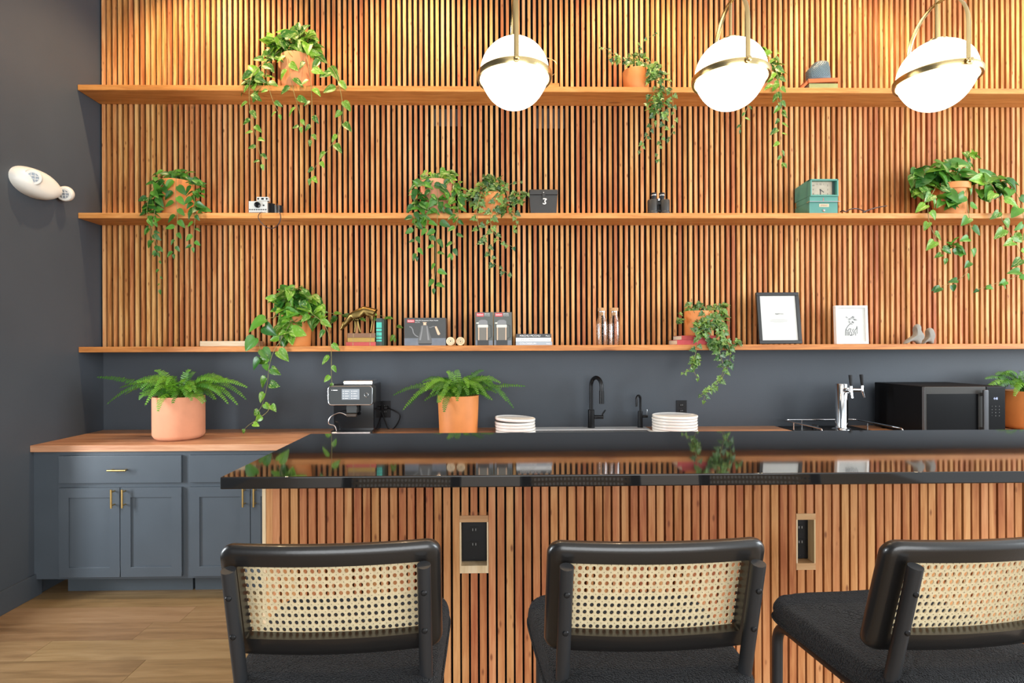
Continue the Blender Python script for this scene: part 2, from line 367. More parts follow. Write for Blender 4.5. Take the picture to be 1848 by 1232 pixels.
# window set into the left wall, out of frame: it lights the end of the counter
w1 = struct(MB().box(XL - 0.28, XL - 0.22, WIN[0], WIN[0] + .06, WIN[2], WIN[3]).box(XL - 0.28, XL - 0.22, WIN[1] - .06, WIN[1], WIN[2], WIN[3])
    .box(XL - 0.28, XL - 0.22, WIN[0] + .06, WIN[1] - .06, WIN[2], WIN[2] + .06).box(XL - 0.28, XL - 0.22, WIN[0] + .06, WIN[1] - .06, WIN[3] - .06, WIN[3]).build('window_1', M_BLACKMETAL))
MB().box(XL - 0.256, XL - 0.25, WIN[0] + .06, WIN[1] - .06, WIN[2] + .06, WIN[3] - .06).build('pane', M_GLASS, w1)
struct(MB().rbox(XL, XL + 0.014, YB, 3.53, 0, 0.135, 0.003).build('baseboard_left', M_WALL))

# floor of oak planks
fl = struct(MB().box(XL - 0.30, XR, YB, YW, -0.05, -0.012).box(XL - 0.30, XR, -6.0, YB, -0.05, 0).build('floor', M_PLANK))
PW = 0.190; plank_meshes = {}
row = 0; y = YW - 0.02
while y > YB + PW:
    x = XL - rng.uniform(0.1, 1.1); row += 1
    while x < XR:
        Lp = rng.choice([1.2, 1.5, 1.8]); x0 = max(x, XL); x1 = min(x + Lp, XR); ln = round(x1 - x0, 3)
        if ln > 0.05:
            me = plank_meshes.get(ln)
            if me is None:
                me = MB().box(0.0008, ln - 0.0008, -PW + 0.0008, -0.0008, -0.012, 0).mesh('plank', M_PLANK, False); plank_meshes[ln] = me
            put('plank', me, fl, (x0, y, 0))
        x += Lp
    y -= PW

# ------------------------------------------------------------------ slatted cladding of the back wall
Z_S = [zat(900, 155.6, 3.862), zat(900, 384.0, 3.862), zat(900, 623.1, 3.862)]   # shelf tops
SHT = 0.037
PITCH = 0.0387; SW = 0.0205
z0s, z1s = Z_S[2] - SHT * 0.5, ZC
cl = bpy.data.objects.new('trim_1', None); COL.objects.link(cl); struct(cl); cl['label'] = 'vertical cedar slat cladding covering the back wall'
slat_me = MB().box(0, SW, -0.026, 0, 0, z1s - z0s).mesh('slat', M_SLAT, False)
x = XL + 0.012; i = 0
while x + SW < XR - 0.05:
    put('slat', slat_me, cl, (x + rng.uniform(-0.0012, 0.0012), YW, z0s)); x += PITCH
struct(MB().box(XL + 0.002, XR, YW - 0.0025, YW - 0.0005, z0s, z1s - 0.01).build('trim_2', M_BACKING))['label'] = 'black backing behind the slats'
# two metal mounting plates seen between the slats under the top shelf
for (px0, px1, py0, py1, lab) in ((781, 833, 197, 228, 'dull grey mounting plate behind slats, left of the first globe pendant'), (962, 1018, 196, 232, 'dull grey mounting plate behind slats, right below the first globe pendant')):
    a = at(px0, py0, YW - 0.003); b = at(px1, py1, YW - 0.003)
    tag(MB().box(a.x, b.x, YW - 0.0055, YW - 0.003, b.z, a.z).build('mounting_plate', pm('dull_zinc', (0.05, 0.05, 0.05), 0.5, 0.5)), lab, 'plate', 'mounting plates behind the slats')

# ------------------------------------------------------------------ shelves
YSF = 3.862
for k, lab in enumerate(('top timber wall shelf, the highest of three, carrying trailing plants', 'middle timber wall shelf holding the old camera, binoculars and green clock', 'bottom timber wall shelf holding boxes, books and picture frames')):
    o = MB().rbox(XL + 0.0015, XR - 0.02, YSF, YS - 0.0005, Z_S[k] - SHT, Z_S[k], 0.0025, 1).build('wall_shelf', M_SHELF)
    tag(o, lab, 'shelf', 'long wall shelves')

# ------------------------------------------------------------------ ceiling downlights (out of frame, they wash the slats)
for X, e in ((-1.85, 52), (-0.45, 34), (1.05, 34), (2.55, 36), (4.05, 36)):
    sp = bpy.data.lights.new('downlight_lamp', 'SPOT'); sp.energy = e * 3.0; sp.color = (1.0, 0.72, 0.42); sp.spot_size = math.radians(120); sp.spot_blend = 0.7; sp.shadow_soft_size = 0.03
    so = bpy.data.objects.new('downlight_lamp', sp); COL.objects.link(so); so.location = (X, 3.52, ZC - 0.03); so.rotation_euler = (math.radians(10), 0, 0)
# ------------------------------------------------------------------ back counter
ZCT = 0.914; CTH = 0.040; YCF = 3.455
KX0, KX1 = 2.085, 2.625            # gap in the worktop for the keg cooler
SX0, SX1, SY0, SY1 = xat(966, 3.80), xat(1178, 3.80), 3.52, 3.94    # sink hole
ct = MB()
ct.rbox(XL + 0.001, SX0, YCF, YW - 0.001, ZCT - CTH, ZCT, 0.002, 1).rbox(SX1, KX0 - 0.003, YCF, YW - 0.001, ZCT - CTH, ZCT, 0.002, 1)
ct.box(SX0 - .003, SX1 + .003, YCF, SY0, ZCT - CTH, ZCT).box(SX0 - .003, SX1 + .003, SY1, YW - 0.001, ZCT - CTH, ZCT)
tag(ct.build('worktop', M_BUTCHER), 'long butcher block worktop on the slate cabinets, with sink and ferns', 'countertop', 'butcher block worktops')
tag(MB().rbox(KX1 + 0.003, XR - 0.02, YCF, YW - 0.001, ZCT - CTH, ZCT, 0.002, 1).build('worktop', M_BUTCHER), 'short butcher block worktop under the microwave, right of the beer tower', 'countertop', 'butcher block worktops')

def make_cabinet(x0, wd, label):
    c = thing('base_cabinet', label, 'cabinet', (x0, 0, 0), 0, 'slate base cabinets')
    b = MB(); fw = 0.018
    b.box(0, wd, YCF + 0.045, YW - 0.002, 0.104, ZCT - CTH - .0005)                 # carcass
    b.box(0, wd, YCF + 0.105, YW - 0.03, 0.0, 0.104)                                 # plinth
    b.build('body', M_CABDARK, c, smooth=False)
    f = MB(); y0, y1 = YCF + 0.026, YCF + 0.045                                       # face frame
    f.box(0, wd, y0, y1, 0.104, 0.135).box(0, wd, y0, y1, 0.64, 0.70).box(0, wd, y0, y1, 0.835, ZCT - CTH - .0005)
    for a_, b_ in ((0.135, 0.64), (0.70, 0.835)): f.box(0, 0.03, y0, y1, a_, b_).box(wd - 0.03, wd, y0, y1, a_, b_)
    f.build('face_frame', M_CAB, c, smooth=False)
    m = 0.0165; d0, d1 = YCF + 0.006, YCF + 0.0255
    dr = MB().rbox(m, wd - m, d0, d1, 0.684, 0.849, 0.003, 2).build('drawer', M_CAB, c)
    def pull(p, vertical):
        h = MB(); L = 0.055
        if vertical:
            h.cyl((p[0], d0 - 0.032, p[1] - L), (p[0], d0 - 0.032, p[1] + L), 0.006, n=12)
            for s in (-1, 1): h.cyl((p[0], d0 - 0.032, p[1] + s * 0.040), (p[0], d0 + .002, p[1] + s * 0.040), 0.0045, n=10)
        else:
            h.cyl((p[0] - L, d0 - 0.032, p[1]), (p[0] + L, d0 - 0.032, p[1]), 0.006, n=12)
            for s in (-1, 1): h.cyl((p[0] + s * 0.040, d0 - 0.032, p[1]), (p[0] + s * 0.040, d0 + .002, p[1]), 0.0045, n=10)
        return h
    pull((wd / 2, 0.766), False).build('handle', M_BRASS, dr, label='brass bar pull')
    mid = wd / 2
    for s, (xa, xb) in ((-1, (m, mid - 0.0022)), (1, (mid + 0.0022, wd - m))):
        st = 0.060; za, zb = 0.120, 0.657
        dm = MB().rbox(xa, xb, d0, d1, za, za + st, 0.0015, 1).rbox(xa, xb, d0, d1, zb - st, zb, 0.0015, 1)
        dm.box(xa, xa + st, d0, d1, za + st - .0016, zb - st + .0016).box(xb - st, xb, d0, d1, za + st - .0016, zb - st + .0016)
        do = dm.build('door', M_CAB, c)
        MB().box(xa + st - .004, xb - st + .004, d0 + 0.009, d1 - 0.002, za + st - .004, zb - st + .004).build('panel', M_CAB, do, smooth=False)
        hx = (xb - 0.030) if s < 0 else (xa + 0.030)
        pull((hx, 0.598), True).build('handle', M_BRASS, do, label='brass bar pull')
    return c
CW = 0.762; CX0 = -2.588
labs = ('slate blue cabinet nearest the left wall with one drawer and two shaker doors', 'second slate blue cabinet from the left wall, partly behind the bar end', 'third slate blue cabinet from the left wall, hidden behind the bar')
for k in range(3):
    make_cabinet(CX0 + k * (CW + 0.014), CW, labs[k])
    struct(MB().box(CX0 + k * (CW + 0.014) + CW, CX0 + k * (CW + 0.014) + CW + 0.014, YCF + 0.026, YCF + 0.2, 0.104, ZCT - CTH - .001).build('trim_%d' % (3 + k), M_CAB, smooth=False))
fi = struct(MB().box(XL + 0.0005, CX0 - 0.0005, YCF + 0.03, YCF + 0.05, 0.104, ZCT - CTH - .001).build('trim_6', M_CAB, smooth=False))
# rest of the run, hidden behind the bar
b = MB().box(CX0 + 3 * (CW + .014), 0.25, YCF + 0.045, YW - .002, 0.0, ZCT - CTH - .001).box(1.2, KX0 - 0.02, YCF + 0.045, YW - .002, 0.0, ZCT - CTH - .001)
b.box(0.25, 1.2, YCF + 0.045, YCF + .06, 0, ZCT - CTH - .001)
tag(b.build('base_cabinet', M_CAB, smooth=False), 'plain slate blue sink cabinets hidden behind the bar', 'cabinet')
tag(MB().box(KX1 + 0.02, XR - 0.03, YCF + 0.045, YW - .002, 0.0, ZCT - CTH - .001).build('base_cabinet', M_CAB, smooth=False), 'plain slate blue cabinet under the microwave, hidden behind the bar', 'cabinet')

# sink
sk = thing('kitchen_sink', 'stainless steel drop-in sink in the worktop below the black faucets', 'sink', ((SX0 + SX1) / 2, (SY0 + SY1) / 2, ZCT))
hw, hd = (SX1 - SX0) / 2, (SY1 - SY0) / 2
r = MB(); rw = 0.018
r.rbox(-hw - rw, hw + rw, -hd - rw, -hd + 0.006, 0.0005, 0.006, 0.002, 1).rbox(-hw - rw, hw + rw, hd - 0.006, hd + 0.125, 0.0005, 0.008, 0.002, 1)
r.rbox(-hw - rw, -hw + 0.006, -hd, hd, 0.0005, 0.006, 0.002, 1).rbox(hw - 0.006, hw + rw, -hd, hd, 0.0005, 0.006, 0.002, 1)
r.build('rim', pm('satin_steel', (0.72, 0.72, 0.71), 0.5, 0.55), sk)
bs = MB(); a, t = 0.006, 0.003; zb = -0.20
bs.box(-hw + a, hw - a, -hd + a, hd - a, zb, zb + t).box(-hw + a, -hw + a + t, -hd + a, hd - a, zb, 0).box(hw - a - t, hw - a, -hd + a, hd - a, zb, 0)
bs.box(-hw + a, hw - a, -hd + a, -hd + a + t, zb, 0).box(-hw + a, hw - a, hd - a - t, hd - a, zb, 0)
bs.build('basin', M_STEEL, sk, smooth=False)
MB().lathe([(0.045, zb + t), (0.045, zb + t + .003), (0.03, zb + t + .001), (0.0001, zb + t + .001)], n=20).build('drain', M_CHROME, sk)

# tall gooseneck faucet
p = at(1067, 770, 4.02)
fc = thing('kitchen_faucet', 'tall matt black gooseneck faucet behind the sink', 'faucet', (p.x, 4.02, ZCT + .008))
MB().lathe([(0.026, 0.0), (0.026, 0.004), (0.0225, 0.006), (0.0225, 0.125), (0.020, 0.128), (0.0001, 0.128)], n=20).build('body', M_BLACKMETAL, fc)
zt = zat(1070, 683, 3.98) - ZCT
d = Vector((0.42, -0.91, 0)); R = 0.062
pts = [Vector((0, 0, 0.12)), Vector((0, 0, zt - R))] + [Vector((0, 0, zt - R)) + d * R * (1 - math.cos(a)) + Vector((0, 0, R * math.sin(a))) for a in [math.pi * k / 14 for k in range(1, 15)]]
pts.append(pts[-1] + Vector((0, 0, -0.03)))
MB().tube(pts, 0.0135, 14).build('spout', M_BLACKMETAL, fc)
MB().tube([pts[-1] + Vector((0, 0, .006)), pts[-1] + Vector((0, 0, -0.085))], [0.0165, 0.0165], 14).build('spray_head', M_BLACKMETAL, fc)
lv = MB().cyl((0.02, 0, 0.075), (0.085, 0, 0.075), 0.013, n=14)
lv.build('valve', M_BLACKMETAL, fc)
MB().tube([(0.075, 0, 0.08), (0.082, -0.003, 0.10), (0.10, -0.008, 0.125)], [0.006, 0.0055, 0.0045], 10).build('lever', M_BLACKMETAL, fc)
# small filter tap
p = at(1155.5, 770, 4.02)
ft = thing('filter_tap', 'small matt black filtered water tap beside the stacked bowls', 'faucet', (p.x, 4.02, ZCT + .008))
MB().lathe([(0.020, 0), (0.020, 0.004), (0.0165, 0.006), (0.0165, 0.115), (0.0001, 0.117)], n=18).build('body', M_BLACKMETAL, ft)
zt = zat(1153, 716, 4.0) - ZCT; R = 0.024; d = Vector((-0.75, -0.66, 0))
pts = [Vector((0.002, 0, 0.11)), Vector((0.002, 0, zt - R))] + [Vector((0.002, 0, zt - R)) + d * R * (1 - math.cos(a)) + Vector((0, 0, R * math.sin(a))) for a in [math.pi * k / 12 for k in range(1, 13)]]
pts.append(pts[-1] + Vector((0, 0, -0.05)))
MB().tube(pts, 0.0085, 12).build('spout', M_BLACKMETAL, ft)
MB().cyl((0.012, 0, 0.078), (0.052, 0, 0.078), 0.009, n=12).build('valve', M_BLACKMETAL, ft)
MB().tube([(0.046, 0, 0.082), (0.048, 0, 0.125)], [0.0035, 0.003], 8).build('lever', M_STEEL, ft)

# keg cooler with rail and tower
kc = thing('keg_cooler', 'black keg cooler with steel guard rail and chrome beer tower', 'keg cooler', ((KX0 + KX1) / 2, 3.78, 0))
hw = (KX1 - KX0) / 2 - 0.004
MB().rbox(-hw, hw, -0.28, 0.30, 0.06, 0.917, 0.006, 2).build('body', M_BLACKPLASTIC, kc)
MB().box(-hw + .02, hw - .02, -0.24, 0.28, 0, 0.06).build('base', M_BLACKPLASTIC, kc, smooth=False)
MB().rbox(-hw, hw, -0.30, -0.281, 0.10, 0.90, 0.004, 2).build('door', M_BLACKPLASTIC, kc)
MB().rbox(-0.10, 0.10, -0.17, 0.02, 0.9175, 0.924, 0.002, 1).build('drip_tray', M_STEEL, kc)
zr = zat(1500, 757, 4.0); rx = hw - 0.01
rail = arc_path([(-rx, -0.235, 0.918), (-rx, -0.235, zr), (-rx, 0.225, zr), (rx, 0.225, zr), (rx, -0.235, zr), (rx, -0.235, 0.918)], 0.03, 5)
MB().tube(rail, 0.0055, 10).build('guard_rail', M_CHROME, kc)
for sx, sy in ((-rx, 0.10), (rx, 0.10), (-0.13, 0.225), (0.13, 0.225)):
    MB().cyl((sx, sy, 0.918), (sx, sy, zr), 0.004, n=8).build('rail_post', M_CHROME, kc)
tp = at(1519, 770, 3.86); tx = tp.x - (KX0 + KX1) / 2; ty = 0.08; zt = zat(1519, 692, 3.86)
tw = MB().lathe([(0.0001, 0.918), (0.062, 0.918), (0.062, 0.926), (0.042, 0.934), (0.039, 0.945), (0.039, zt - 0.004), (0.036, zt), (0.0001, zt)], (tx, ty, 0), n=28).build('tower', M_CHROME, kc)
def tapset(dirv, off):
    o = Vector((tx, ty, zt - 0.042)); dv = Vector(dirv)
    t = MB().tube([o + dv * 0.03, o + dv * off], 0.013, 12)
    t.tube([o + dv * 0.038, o + dv * 0.06], 0.019, 12)
    e = o + dv * (off + 0.012)
    t.tube([o + dv * (off - .02), e], [0.012, 0.010], 10).tube([e + Vector((0, 0, .03)), e + Vector((0, 0, -.006))], [0.010, 0.013], 10)
    t.tube([e, e + dv * 0.012 + Vector((0, 0, -0.05))], [0.010, 0.0075], 10)
    tp_ = t.build('tap', M_CHROME, tw)
    MB().tube([e + Vector((0, 0, 0.028)), e + Vector((0, 0, 0.04)) - dv * .002, e + Vector((0, 0, 0.105)) - dv * .006], [0.006, 0.0085, 0.0115], 12).build('tap_handle', M_BLACKPLASTIC, tp_)
tapset((0.12, -0.99, 0), 0.075); tapset((0.97, -0.24, 0), 0.115)
for k in (0, 1): pass
MB().lathe([(0.0001, .9175), (0.022, .9175), (0.022, .95), (0.0001, .95)], (-0.10, 0.11, 0), n=16).build('cap', M_BLACKPLASTIC, kc)

# microwave
pl = at(1669, 740, 3.57); pr = at(1815, 740, 3.57); zm = zat(1740, 697, 3.57)
mw = thing('microwave', 'black microwave oven with dark glass door on the right worktop', 'microwave', (pl.x, 3.57, ZCT))
mwid = pr.x - pl.x; mh = zm - ZCT
MB().rbox(0, mwid, 0.022, 0.47, 0.008, mh, 0.004, 2).build('body', pm('matt_black_steel', (0.006, 0.006, 0.007), 0.55, spec=0.12), mw)
MB().box(-0.0006, 0.0015, 0.0, 0.022, 0.012, mh - .004).build('door_edge', pm('grey_edge', (0.10, 0.10, 0.105), 0.4), mw, smooth=False)
dr = MB().rbox(0.002, mwid * 0.755, 0.0, 0.022, 0.010, mh - 0.002, 0.004, 2).build('door', pm('dark_steel', (0.040, 0.037, 0.033), 0.4, 0.0, spec=0.2), mw)
MB().rbox(0.012, mwid * 0.66, -0.0015, 0.004, 0.035, mh - 0.047, 0.001, 1).build('door_glass', pm('smoked_glass', (0.003, 0.003, 0.0035), 0.25, spec=0.12), dr)
MB().rbox(mwid * 0.675, mwid * 0.735, -0.035, -0.018, 0.03, mh - 0.02, 0.006, 2).rbox(mwid * .69, mwid * .72, -0.02, 0.002, 0.04, 0.06, .002, 1).rbox(mwid * .69, mwid * .72, -0.02, 0.002, mh - .06, mh - 0.04, .002, 1).build('handle', pm('grey_steel', (0.06, 0.06, 0.065), 0.35, 0.5), dr)
cp = MB().rbox(mwid * 0.76, mwid - 0.002, 0.0, 0.022, 0.010, mh - 0.002, 0.004, 2).build('control_panel', pm('smoked_glass', (0, 0, 0)), mw)
text_part('4:48', 0.022, M_CLOCKDIGITS, cp, (mwid * 0.875, -0.0008, mh - 0.085), 'CENTER', 0.026, 'clock_display')
for k in range(4):
    for j in range(3): text_part('123456789*0#'[k * 3 + j], 0.008, M_GREYPRINT, cp, (mwid * (0.83 + 0.045 * j), -0.0008, mh - 0.13 - 0.02 * k), 'CENTER', None, 'key_print')
for sx in (0.03, mwid - 0.03):
    for sy in (0.06, 0.42): MB().cyl((sx, sy, 0.0002), (sx, sy, 0.009), 0.012, n=12).build('foot', M_BLACKPLASTIC, mw)

# coffee machine
YM = 3.72
pl = at(597, 740, YM); pr = at(672, 740, YM); zm = zat(635, 694, YM) - ZCT
cm = thing('coffee_machine', 'black bean-to-cup coffee machine with touch screen on the worktop', 'coffee machine', ((pl.x + pr.x) / 2, YM, ZCT))
hw = (pr.x - pl.x) / 2
MB().rbox(-hw, hw, 0.06, 0.30, 0.012, zm, 0.006, 2).rbox(-hw, hw, 0.0, 0.08, 0.012, 0.04, 0.004, 1).build('body', M_GLOSSBLACK, cm)
zp0, zp1 = zat(632, 731, YM - .03) - ZCT, zat(632, 696, YM - .03) - ZCT
hp = hw + 0.010
def rrect(x0, x1, z0, z1, r, n=6):
    P = []
    for cx, cz, a0 in ((x1 - r, z1 - r, 0), (x0 + r, z1 - r, 90), (x0 + r, z0 + r, 180), (x1 - r, z0 + r, 270)):
        for k in range(n + 1):
            a = math.radians(a0 + 90 * k / n); P.append((cx + r * math.cos(a), cz + r * math.sin(a)))
    return P
pn = MB().prism(list(reversed(rrect(-hp, hp, zp0, zp1, 0.022))), -0.03, 0.075).build('front_panel', pm('graphite_panel', (0.030, 0.034, 0.034), 0.4), cm)
MB().tube([(x, -0.030, z) for x, z in rrect(-hp + .003, hp - .003, zp0 + .003, zp1 - .003, 0.020)], 0.0032, 8, closed=True).build('panel_rim', M_CHROME, pn)
sc_ = MB().rbox(-0.055, 0.058, -0.033, -0.029, zp0 + 0.036, zp1 - 0.02, 0.001, 1).build('touch_screen', M_SCREEN, pn)
for q in range(2):
    for k in range(4):
        zz = zp1 - 0.034 - k * 0.0155; xx = -0.045 + q * 0.054
        MB().lathe([(0.0032, -0.0335), (0.0001, -0.0338)], (xx, 0, zz), n=10, axis='Y').build('menu_icon', M_WHITEPRINT, sc_)
        MB().box(xx + 0.009, xx + 0.036 - 0.006 * (k % 2), -0.0336, -0.0332, zz - .0014, zz + .0014).build('menu_line', M_WHITEPRINT, sc_, smooth=False)
MB().tube([(0.103 + 0.0125 * math.cos(a), -0.031, (zp0 + zp1) / 2 + .003 + 0.0125 * math.sin(a)) for a in [2 * math.pi * k / 24 for k in range(24)]], 0.0022, 8, closed=True).build('dial', M_CHROME, pn)
MB().lathe([(0.003, -0.0305), (0.0001, -0.031)], (-hp + 0.026, 0, zp1 - 0.028), n=12, axis='Y').box(-hp + .033, -hp + .062, -0.0308, -0.0303, zp1 - .0305, zp1 - .0255).build('brand_mark', M_WHITEPRINT, pn)
MB().rbox(-0.035, 0.035, 0.0, 0.065, zp0 - 0.055, zp0 - 0.001, 0.004, 1).build('brew_head', pm('graphite_panel', (0, 0, 0)), cm)
MB().rbox(-0.033, 0.033, -0.012, 0.02, zp0 - 0.078, zp0 - 0.056, 0.004, 1).build('spout', pm('brown_gloss', (0.05, 0.035, 0.025), 0.2), cm)
MB().rbox(-hw + .01, hw - .01, -0.022, 0.05, 0.022, 0.034, 0.003, 1).build('drip_grid', M_STEEL, cm)
MB().rbox(-hp + 0.08, hw - 0.005, 0.04, 0.22, zm - 0.004, zm + 0.024, 0.004, 1).build('bean_hopper', M_STEEL, cm)
MB().tube(smooth_path([(-0.03, -0.006, zp0 - 0.068), (-0.075, -0.012, zp0 - 0.05), (-0.13, -0.015, zp0 - 0.075), (-0.145, -0.01, zp0 - 0.12), (-0.11, 0.0, 0.07), (-0.095, 0.01, 0.012)], 6), 0.0034, 8).build('milk_hose', M_STEEL, cm)

# wall outlets on the back wall
def outlet(px0, px1, py0, py1, Y, label, group, rec=False):
    a = at(px0, py1, Y); b = at(px1, py0, Y); w = b.x - a.x; h = b.z - a.z
    t = thing('wall_outlet', label, 'outlet', (a.x, Y, a.z), 0, group)
    MB().rbox(0, w, -0.006, 0, 0, h, 0.002, 2).build('plate', M_BLACKPLASTIC, t)
    for zz in (h * 0.32, h * 0.68):
        s = MB().prism(rrect(w / 2 - .0165, w / 2 + .0165, zz - .0135, zz + .0135, .009), -0.0075, -0.005).build('socket', pm('socket_black', (0.008, 0.008, 0.008), 0.35, spec=0.25), t)
        for dx in (-0.006, 0.006): MB().box(w / 2 + dx - .001, w / 2 + dx + .001, -0.0079, -0.0074, zz, zz + .008).build('slot', pm('slot_grey', (0.35, 0.35, 0.35), 0.4), s, smooth=False)
    MB().lathe([(0.003, -0.0062), (0.0001, -0.007)], (w / 2, 0, h / 2), n=10, axis='Y').build('screw', M_BLACKMETAL, t)
    return t
outlet(686, 705, 723, 753, YW - .0005, 'black outlet with a plugged cable, right of the coffee machine', 'black wall outlets')
outlet(671.5, 683, 723, 753, YW - .0005, 'black outlet half hidden behind the coffee machine', 'black wall outlets')
outlet(1220.5, 1239, 722, 751, YW - .0005, 'black outlet on the back wall above the right stack of bowls', 'black wall outlets')
c0 = [(697, 735), (712, 741), (722, 749), (718, 763), (709, 774), (701, 773), (695, 760), (688, 742), (683, 738)]
pts = smooth_path([at(x, y, YW - 0.03 - (0.02 if 0 < i < 8 else 0)) for i, (x, y) in enumerate(c0)], 6)
cb = tag(MB().tube(pts, 0.0045, 8).build('power_cable', M_BLACKPLASTIC), 'black power cable looping from the outlet to the coffee machine', 'cable')
a = at(697, 735, YW - .02); MB().rbox(a.x - .014, a.x + .014, YW - 0.045, YW - 0.0085, a.z - .012, a.z + .012, .004, 1).build('plug', M_BLACKPLASTIC, cb)

# stacks of bowls
def bowl_stack(px0, px1, pyb, n, pitch, tilt, where, words):
    c = at((px0 + px1) / 2, pyb, 3.86); R = (xat(px1, 3.86) - xat(px0, 3.86)) / 2; pos = Vector((c.x, 3.86, ZCT + 0.0005))
    q = pitch - .0006
    prof = [(0.0001, 0.0), (R * .95, 0.0), (R * .98, q * .10), (R * .992, q * .34), (R, q * .62), (R * .994, q * .88), (R * .975, q), (R * .95, q * .93), (R * .92, q * .75), (R * .86, q * .66), (0.0001, q * .62)]
    me = MB().lathe(prof, n=40).mesh('bowl', M_CERAMIC)
    for k in range(n):
        o = put('stoneware_bowl', me, None, pos + Vector((rng.uniform(-.0025, .0025), rng.uniform(-.002, .002), k * pitch)))
        if k == n - 1 and len(words) == 5: o.rotation_euler = (0, 0.045, 0); o.location.z += .0062
        tag(o, 'white stoneware bowl, %s of the stack %s' % (words[k], where), 'bowl', 'white bowls stacked ' + where)
bowl_stack(893, 966, 779, 5, 0.0195, 0.0, 'beside the middle fern', ('lowest', 'second from bottom', 'third from bottom', 'second from top', 'topmost, tilted bowl'))
bowl_stack(1178, 1257, 777, 6, 0.0192, 0.0, 'right of the sink', ('lowest', 'second from bottom', 'third from bottom', 'third from top', 'second from top', 'topmost'))
# ------------------------------------------------------------------ bar
ZBT = 1.105; YBF, YBB = 1.71, 2.575; XBL, XBR = -0.797, 2.95; BTH = 0.0365
tag(MB().rbox(XBL, XBR, YBF, YBB, ZBT - BTH, ZBT, 0.004, 3).build('stone_countertop', M_GRANITE), 'polished black stone bar top reflecting the shelves', 'countertop')
YBS = 2.03; SD = 0.045             # slat face and depth
ba = thing('slatted_bar', 'bar front clad in vertical cedar slats under the black stone top', 'bar')
zt = ZBT - BTH - 0.0005
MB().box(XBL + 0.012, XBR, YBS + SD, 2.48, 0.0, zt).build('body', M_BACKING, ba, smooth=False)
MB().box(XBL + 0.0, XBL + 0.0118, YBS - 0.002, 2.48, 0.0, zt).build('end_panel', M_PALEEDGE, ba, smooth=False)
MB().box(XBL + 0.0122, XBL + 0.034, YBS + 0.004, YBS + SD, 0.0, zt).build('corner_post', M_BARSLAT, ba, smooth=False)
BP = 0.03175; BW = 0.0243
boxes = []
for px0, px1, ph0, ph1, ps0, ps1 in ((832.0, 881.0, 930, 942, 1020.5, 1034), (1427.5, 1475.0, 926.5, 937.5, 1016, 1028)):
    boxes.append(dict(x0=xat(px0, YBS, 980), x1=xat(px1, YBS, 980), zh1=zat(px0, ph0, YBS), zh0=zat(px0, ph1, YBS), zs1=zat(px0, ps0, YBS), zs0=zat(px0, ps1, YBS)))
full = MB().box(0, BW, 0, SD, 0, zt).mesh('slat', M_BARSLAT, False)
cutc = {}
def cut(zl, zu):
    k = (round(zl, 3), round(zu, 3))
    if k not in cutc: cutc[k] = MB().box(0, BW, 0, SD, 0, zu - zl).mesh('slat', M_BARSLAT, False)
    return cutc[k]
# slats run so that each outlet recess takes exactly three of them
xs = []; x = XBL + 0.036
while x + BW < XBR: xs.append(x); x += BP
for x in xs:
    hit = None
    for bx in boxes:
        if bx['x0'] - 0.006 < x and x + BW < bx['x1'] + 0.006: hit = bx
    jx = x + rng.uniform(-.0009, .0009)
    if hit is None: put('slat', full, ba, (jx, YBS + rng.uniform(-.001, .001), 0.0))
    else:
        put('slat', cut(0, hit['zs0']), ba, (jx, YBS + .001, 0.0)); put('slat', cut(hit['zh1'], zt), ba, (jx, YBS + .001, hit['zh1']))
for k, bx in enumerate(boxes):
    # snap the recess to the slats it replaces
    ins = [x for x in xs if bx['x0'] - 0.006 < x and x + BW < bx['x1'] + 0.006]
    a, b = ins[0] - 0.0068, ins[-1] + BW + 0.0068
    fr = MB().box(a, b, YBS - 0.0015, YBS + SD, bx['zh0'], bx['zh1']).build('recess_header', M_RECESS, ba, smooth=False)
    MB().box(a, b, YBS - 0.0015, YBS + SD, bx['zs0'], bx['zs1']).build('recess_sill', M_PALEEDGE if k == 0 else M_RECESS, ba, smooth=False)
    for jx0, jx1 in ((a, a + .005), (b - .005, b)): MB().box(jx0, jx1, YBS - 0.001, YBS + SD, bx['zs1'], bx['zh0']).build('recess_jamb', M_PALEEDGE, ba, smooth=False)
    w = b - a; zl, zu = bx['zs1'] + 0.003, bx['zh0'] - 0.001
    t = thing('wall_outlet', ('black double outlet recessed in the bar front behind the left stool', 'black double outlet recessed in the bar front between middle and right stools')[k], 'outlet', (a + 0.006, YBS + SD - 0.0005, zl), 0, 'bar front outlets')
    pw = w - 0.012; ph = zu - zl
    MB().rbox(0, pw, -0.008, 0, 0, ph, 0.002, 2).build('plate', M_BLACKPLASTIC, t)
    for zz in (ph * 0.37, ph * 0.72):
        s = MB().prism(rrect(pw / 2 - .018, pw / 2 + .018, zz - .016, zz + .016, .006), -0.0098, -0.007).build('socket', pm('socket_black', (0, 0, 0)), t)
        for dx in (-0.0055, 0.0055): MB().box(pw / 2 + dx - .0011, pw / 2 + dx + .0011, -0.0103, -0.0097, zz + .001, zz + .0095).build('slot', pm('slot_grey', (0, 0, 0)), s, smooth=False)
    for zz in (ph * .06, ph * .94): MB().lathe([(0.003, -0.0082), (0.0001, -0.009)], (pw / 2, 0, zz), n=10, axis='Y').build('screw', M_BLACKMETAL, t)

